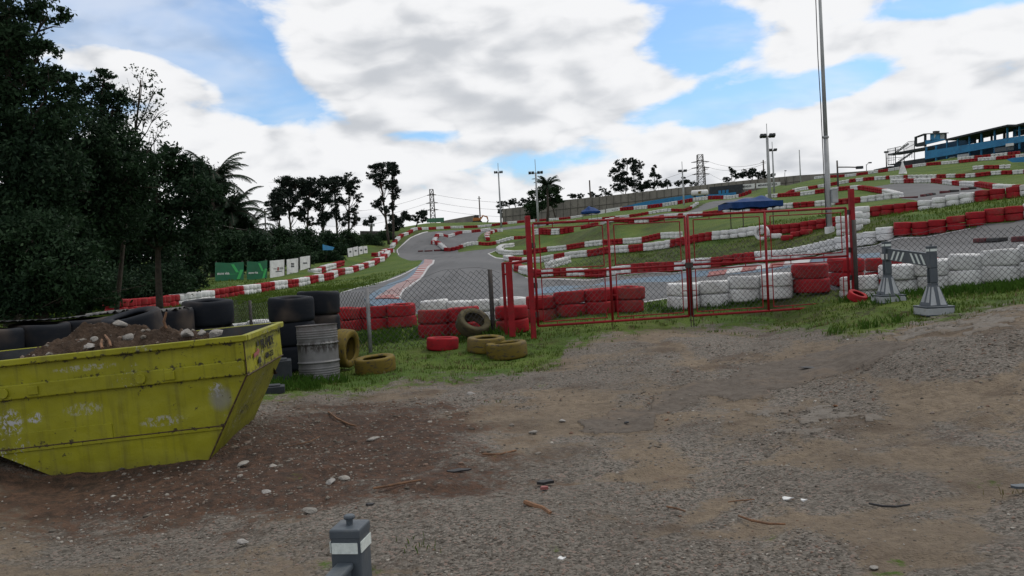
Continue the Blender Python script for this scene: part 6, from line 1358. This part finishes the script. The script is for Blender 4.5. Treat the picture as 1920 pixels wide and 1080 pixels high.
def far_tree(x, D, blobs, lab, seed, size=.2, dens=2.6, r=.15, yb_=None, mat=m_leaf_pine): tree('skyline_tree', lab, 'tree', x, D, split(blobs, seed, 3, 1.5), size, dens, mat, r, seed, FR, base_y=yb_, spread=.2, shell=.4)
far_tree(692, 160, [(686, 416, 9, 5), (697, 414, 10, 5)], 'low umbrella shaped tree left of the isolated pine pair', 81, yb_=445)
far_tree(742, 165, [(735, 410, 11, 7), (748, 414, 12, 8), (730, 422, 12, 9), (742, 424, 14, 9)], 'rounded dark tree at the foot of the isolated pine pair', 82, yb_=445)
far_tree(778, 175, [(770, 402, 11, 5), (784, 399, 11, 5), (795, 404, 8, 5), (764, 409, 9, 5), (776, 411, 10, 5), (793, 412, 7, 4)], 'wide flat crowned tree left of the crest pylon', 83, yb_=430)
far_tree(939, 235, [(939, 385, 5, 6), (937, 396, 4, 5), (940, 403, 4, 4)], 'narrow tree at the left end of the long wall', 84, yb_=420)
far_tree(952, 240, [(951, 382, 7, 6)], 'small round tree second from the left end of the long wall', 85, yb_=400)
far_tree(967, 240, [(965, 379, 7, 6), (971, 383, 5, 4)], 'small tree third from the left end of the long wall', 86, yb_=400)
far_tree(986, 240, [(983, 377, 7, 5), (991, 381, 6, 5)], 'small tree fourth from the left end of the long wall', 87, yb_=400)
far_tree(1003, 205, [(1000, 365, 9, 7), (993, 385, 12, 9), (1006, 390, 13, 11), (996, 398, 13, 8), (1012, 372, 9, 9), (1015, 385, 10, 10)], 'bushy dark tree left of the drooping palm', 88, .2, mat=m_leaf_mid)
far_tree(1042, 210, [(1040, 372, 10, 7), (1048, 378, 9, 6), (1036, 381, 10, 7), (1022, 354, 13, 8), (1036, 358, 11, 8), (1026, 364, 12, 10), (1030, 376, 10, 9)], 'rounded green tree right of the drooping palm', 89, .2, mat=m_leaf_mid)
palm(1026, 350, 165, 30, 3.2, 'drooping feathery palm standing before the long wall', 9, .22, dens=20, lf=.36)
far_tree(1079, 245, [(1072, 368, 7, 5), (1084, 368, 7, 4)], 'low twin crowned tree behind the wall left of the wooden pole', 90, yb_=385)
far_tree(1113, 245, [(1110, 364, 7, 4), (1120, 366, 7, 3)], 'low flat tree behind the wall just right of the wooden pole', 91, yb_=380)
far_tree(1134, 242, [(1134, 356, 6, 5), (1140, 363, 8, 5)], 'small tree left of the three tall skyline trees', 92, yb_=380)
far_tree(1168, 240, [(1148, 322, 7, 6), (1162, 309, 8, 6), (1172, 305, 7, 6), (1158, 332, 9, 7), (1168, 322, 9, 7), (1152, 342, 6, 5), (1162, 350, 12, 8), (1170, 338, 7, 6)], 'left and widest of the three tall skyline trees', 93, yb_=375)
far_tree(1191, 240, [(1188, 302, 8, 5), (1196, 309, 7, 7), (1190, 320, 9, 7), (1198, 330, 7, 6), (1190, 341, 11, 8), (1198, 351, 12, 7)], 'middle and tallest of the three tall skyline trees', 94, yb_=372)
far_tree(1227, 240, [(1226, 316, 5, 5), (1223, 327, 8, 5), (1234, 331, 7, 5), (1220, 340, 10, 6), (1232, 345, 10, 6), (1216, 350, 8, 5)], 'right cone shaped one of the three tall skyline trees', 95, yb_=368)
far_tree(1253, 240, [(1253, 341, 7, 5), (1250, 347, 7, 4)], 'small tree right of the three tall skyline trees', 96, yb_=362)
far_tree(1282, 250, [(1272, 344, 8, 4), (1284, 341, 9, 5), (1295, 342, 8, 5)], 'low wide tree behind the wall left of the lattice pylon', 97, yb_=360)
far_tree(1376, 240, [(1374, 322, 8, 7), (1382, 330, 7, 6), (1362, 335, 7, 5)], 'leftmost dark tree of the three above the billboards', 98, yb_=352)
far_tree(1405, 240, [(1398, 324, 8, 6), (1410, 321, 7, 6), (1406, 331, 9, 5)], 'middle dark tree of the three above the billboards', 99, yb_=350)
far_tree(1434, 240, [(1426, 326, 8, 6), (1437, 326, 7, 6), (1445, 329, 5, 4)], 'rightmost dark tree of the three above the billboards', 100, yb_=348)
# ------------------------------------------------------------------ grass, weeds and gravel (nobody could count them)
def grass_prob(px, py): return None
GIDX = (np.clip(np.searchsorted(rr, 0), 0, 0))
def sample_ground(n_, t0, t1, r0, r1, seed, field, power=1.0):
    q = np.random.default_rng(seed); t = q.uniform(t0, t1, n_); lr = q.uniform(math.log(r0), math.log(r1), n_); r_ = np.exp(lr)
    i = np.clip(np.searchsorted(rr, r_)-1, 0, nr-2); j = np.clip(np.searchsorted(th, t)-1, 0, nc-2)
    f_ = field[i, j]; k = q.random(n_) < f_**power; i, j, t, r_ = i[k], j[k], t[k], r_[k]
    x, y = r_*np.sin(np.radians(t)), r_*np.cos(np.radians(t)); fi = (r_-rr[i])/(rr[i+1]-rr[i]); fj = (t-th[j])/(th[j+1]-th[j])
    z = (GZ2[i, j]*(1-fi)+GZ2[i+1, j]*fi)*(1-fj)+(GZ2[i, j+1]*(1-fi)+GZ2[i+1, j+1]*fi)*fj
    return x, y, z, r_
def blades(name, n_, t0, t1, r0, r1, seed, field, h, w_, mat, lab, power=1.0, per=5, spread=.05, cap=1e9):
    x, y, z, r_ = sample_ground(n_, t0, t1, r0, r1, seed, field, power); q = np.random.default_rng(seed+1); m_ = len(x)*per
    X = np.repeat(np.stack([x, y, z], -1), per, 0)+np.column_stack([q.normal(0, spread, (m_, 2)), np.zeros(m_)]); a = q.uniform(0, 6.283, m_)
    R_ = np.repeat(r_, per); hh = h*(.45+.9*q.random(m_))*np.clip(.75+R_*.012, .8, 1.3); ww = w_*(.6+.8*q.random(m_))*np.clip(R_/10, .7, 3.0)
    d = np.stack([np.cos(a), np.sin(a), np.zeros(m_)], -1); s = np.stack([-np.sin(a), np.cos(a), np.zeros(m_)], -1); ln = (.15+.6*q.random(m_))*hh
    b0, b1 = X-s*ww[:, None], X+s*ww[:, None]; b0[:, 2] -= .01; b1[:, 2] -= .01
    m1 = X+d*(ln*.35)[:, None]; m1[:, 2] += hh*.6; tp = X+d*ln[:, None]; tp[:, 2] += hh
    V_ = np.stack([b0, b1, m1+s*ww[:, None]*.7, tp, m1-s*ww[:, None]*.7], 1).reshape(-1, 3)
    F_ = np.arange(len(V_)).reshape(-1, 5); o = np_mesh(name, V_, F_, mat); tag(o, lab, 'grass', kind='stuff'); return o
vn = vnoise(GX, GY, 1.7, 21)+.5; vn2 = vnoise(GX, GY, 4.5, 22)+.5
gsoft = np.clip((grass+(vn2-.5)*.9-.4)*2.2, 0, 1)*np.where(isT, 0, 1)*np.where(RR > 3, 1, 0)
blades('grass', 30000, -36, 36, 4.5, 30, 5, gsoft*np.clip(vn*1.6, .25, 1), .043, .0042, m_blade, 'short green grass along the fence, the lot edge and the verges', per=6, spread=.06)
blades('grass', 26000, -36, 36, 25, 62, 15, np.where(isT, 0, 1)*np.where(RR > 24, 1., 0.)*np.clip(vn*1.5, .3, 1), .09, .006, m_blade, 'grass on the banks and islands between the bends', per=4, spread=.18)
drymask = gsoft*np.clip((vn2-.45)*3, 0, 1)
blades('dry_grass', 9000, -36, 36, 4.5, 19, 6, drymask, .055, .004, m_drygrass, 'dry straw coloured grass blades mixed into the lot edge', per=4, spread=.05)
# taller weeds against the front tyres and the posts
weed = np.zeros_like(grass)
for (px, D, rx, ry, s_) in ((1700, 15.9, .5, .25, 1), (1790, 15.1, .7, .3, 1), (1870, 14.5, .8, .35, 1), (1950, 14.0, .8, .35, 1), (885, 16.0, .35, .25, 1), (925, 16.2, .35, .3, 1), (800, 17.6, 1.5, .5, .7), (700, 16.8, 1.5, .6, .7), (565, 12.7, .5, .3, 1), (610, 12.6, .3, .15, .8), (1620, 16.5, .5, .3, 1), (1665, 14.2, .35, .25, .8), (1745, 12.9, .35, .25, .7), (1625, 12.2, .7, .25, .45), (1350, 18.0, 2, .4, .6), (1180, 18.7, 1.4, .3, .7), (1060, 18.2, 1.0, .3, .7), (960, 16.4, .6, .2, .8), (520, 11.8, .6, .5, .8)):
    p = at(px, D); weed = np.maximum(weed, s_*np.exp(-(((GX-p[0])/rx)**2+((GY-p[1])/ry)**2)))
blades('weeds', 26000, -33, 33, 10.5, 21, 7, np.where(weed > .25, weed, 0), .13, .0055, m_weed, 'taller bright green weeds growing against tyres, posts and drum', per=6, spread=.05)
# gravel
import bmesh
bm = bmesh.new(); bmesh.ops.create_icosphere(bm, subdivisions=1, radius=1.0); IV = np.array([v.co[:] for v in bm.verts]); IF = np.array([[v.index for v in f.verts] for f in bm.faces]); bm.free()
lot = np.where((RR < 17) & (RR > 2.5), 1., 0.)*(1-np.clip(grass*1.6, 0, 1))*(1-.85*np.clip(pave*1.3, 0, 1)); n2_ = vnoise(GX, GY, .8, 31)+.5+.6*(vnoise(GX, GY, 2.6, 32))
def stones(name, n_, field, s0, s1, seed, mat, lab, r0=3.4, r1=16, pw_=2.2):
    x, y, z, r_ = sample_ground(n_, -36, 36, r0, r1, seed, field); q = np.random.default_rng(seed); m_ = len(x)
    s = (s0+(s1-s0)*q.random(m_)**pw_)*np.clip(r_/7, .75, 1.35); sc = np.stack([s*(.8+.5*q.random(m_)), s*(.8+.5*q.random(m_)), s*(.45+.35*q.random(m_))], -1)
    Vv = IV[None]*(1+q.normal(0, .16, (m_, len(IV), 1)))*sc[:, None, :]; a = q.uniform(0, 6.28, m_); c_, s_ = np.cos(a)[:, None], np.sin(a)[:, None]
    Vx = Vv[..., 0]*c_-Vv[..., 1]*s_; Vy = Vv[..., 0]*s_+Vv[..., 1]*c_; Vv = np.stack([Vx+x[:, None], Vy+y[:, None], Vv[..., 2]+(z+s*.12)[:, None]], -1).reshape(-1, 3)
    Fv = (IF[None]+(np.arange(m_)*len(IV))[:, None, None]).reshape(-1, 3); o = np_mesh(name, Vv, Fv, mat); tag(o, lab, 'gravel', kind='stuff')
fg = lot*(1-.6*rut)*np.clip((n2_-.25)*2.4, .10, 1)*(1-.6*np.clip(dirt, 0, 1))*(1-.85*np.clip((sand-.35)*2.5, 0, 1))
stones('gravel', 62000, fg, .005, .015, 8, m_gravelstone, 'loose grey gravel covering the parking lot')
fd = lot*np.clip(dirt*1.2+.12, 0, 1)*np.clip((vn2-.3)*2, .1, 1)
stones('pebbles', 7000, fd, .006, .026, 9, m_gravelstone, 'larger pale pebbles and rubble bits on the brown soil beside the skip', pw_=3.5)
# ------------------------------------------------------------------ countable litter on the lot
for i, (px, py, r, lab, mt_) in enumerate(((885, 741, .075, 'lone grey stone on the gravel right of the grass strip', m_stone), (1055, 790, .05, 'upright bluish stone on the gravel left of the tarmac patch', m_stone), (1000, 812, .055, 'pale bluish rubble stone by the brown soil', m_rubble), (700, 826, .07, 'pinkish stone in the brown soil patch right of the skip', m_rubble),
        (455, 872, .06, 'pale stone just right of the skip foot', m_rubble), (512, 876, .05, 'pale stone right of the skip foot, further out', m_rubble), (645, 898, .05, 'small pale stone left of the sticks', m_rubble), (582, 960, .06, 'pale stone left of the barrier post, pair with a dark one', m_rubble), (455, 1018, .05, 'grey stone in the lower left on gravel', m_stone),
        (1175, 793, .03, 'small dark stone below the tarmac patch', m_dark), (1250, 788, .03, 'small brown stone in the middle of the lot', m_wood), (620, 905, .05, 'grey rubble lump at the edge of the brown soil', m_stone), (500, 925, .045, 'grey lump at the lower edge of the brown soil', m_stone), (1568, 762, .035, 'reddish stone on pale ground at the right', m_wood), (1640, 1066, .03, 'tiny pale stone near the lower right weeds', m_rubble))):
    q = hit(px, py); rock('stone', (q[0], q[1], q[2]+r*.15), r*.8, 100+i, lab, 'stone', mt_, .6, (1.3, 1, .8), 'single stones on the lot', i)
def stick(pts, r, lab, mat=m_wood, name='stick'):
    mb = MB(); ps = [hit(*p)+np.array([0, 0, .012+r]) for p in pts]; n_ = len(ps); mb.tube(ps, [r*(1-.5*abs(k/(n_-1)-.4)) for k in range(n_)], 6); return tag(mb.build(name, mat), lab, 'stick', 'sticks on the lot')
stick([(616, 776), (632, 789), (655, 800), (668, 803)], .012, 'forked reddish stick lying right of the skip on rubble')
stick([(780, 759), (800, 764), (818, 768)], .009, 'thin reddish stick near the grass strip')
stick([(985, 950), (1003, 958), (1018, 962), (1033, 972)], .020, 'splintered thick piece of brown wood on the lower gravel')
stick([(1250, 955), (1270, 959), (1285, 964)], .007, 'short thin brown stick right of the splintered wood')
stick([(1385, 973), (1410, 982), (1440, 988), (1473, 989)], .008, 'long curved tan stick lying in the lower middle')
stick([(1365, 946), (1390, 943), (1415, 941)], .005, 'thin dark twig above the long curved stick')
stick([(1630, 950), (1655, 955), (1680, 956), (1706, 952)], .008, 'dark bent twig at the lower right', m_black)
stick([(700, 921), (725, 917), (745, 913), (790, 905)], .010, 'brown root lying on gravel above the barrier post')
stick([(905, 856), (935, 857), (968, 849)], .010, 'orange brown stick on dark crumbs in the middle')
stick([(600, 822), (580, 832), (540, 840)], .006, 'thin root across the brown soil')
def chip(px, py, w_, h_, lab, mat, name='litter', cat='litter', rz=0.3, th_=.006):
    q = hit(px, py); mb = MB(); n_ = 9; rq = np.random.default_rng(int(px)); ps = [(w_/2*math.cos(a)*(.45+.6*rq.random()), h_/2*math.sin(a)*(.45+.6*rq.random()), .003+.012*rq.random()*(th_ < .01)) for a in np.linspace(0, 6.28, n_, endpoint=False)]; mb.prism(ps, (0, 0, th_)); o = mb.build(name, mat); o.location = q; o.rotation_euler = (.05, .04, rz); tag(o, lab, cat); return o
chip(1478, 937, .10, .05, 'torn white paper scrap on the gravel, left of its twin', m_white); chip(1507, 941, .06, .04, 'small white paper scrap beside the larger one', m_white)
chip(1053, 1051, .055, .035, 'tiny white paper scrap at the bottom of the lot', m_white); chip(1596, 638, .22, .08, 'white scrap of plastic near the far grass edge', m_white); chip(1298, 601, .14, .08, 'pale yellow scrap in the grass under the gate', MT['yellow'])
chip(1023, 907, .17, .09, 'charred black patch of debris on the gravel', m_black, th_=.02); chip(860, 884, .22, .10, 'flat black rubber scrap on dark crumbs', m_black, th_=.012); chip(1020, 918, .08, .05, 'red brick crumb below the charred debris', m_kerbred, th_=.02)
chip(1912, 915, .16, .09, 'dark plastic plate at the right picture edge', m_plastic, th_=.015); chip(1525, 690, .42, .22, 'dark oily rubber patch lying on the tarmac remnant', m_black, th_=.004); chip(695, 950, .08, .05, 'dark crumb near the barrier knob', m_black, th_=.02)

q = np.random.default_rng(91); m_ = 420; hx_, hy_ = q.uniform(-2.1, .3, m_), q.uniform(.04, 1.5, m_); hz_ = heap(hx_, hy_); s_ = .006+.03*q.random(m_)**2.6
Vv = IV[None]*(1+q.normal(0, .2, (m_, len(IV), 1)))*(s_[:, None]*np.stack([np.ones(m_), np.ones(m_), .7*np.ones(m_)], -1))[:, None, :]+np.stack([hx_, hy_, hz_], -1)[:, None, :]
Vv = Vv.reshape(-1, 3); Vv = np.array([SM @ Vector(v) for v in Vv]); Fv = (IF[None]+(np.arange(m_)*len(IV))[:, None, None]).reshape(-1, 3)
tag(np_mesh('heap_gravel', Vv, Fv, m_gravelstone), 'small stones and crumbs scattered over the soil in the skip', 'gravel', kind='stuff')
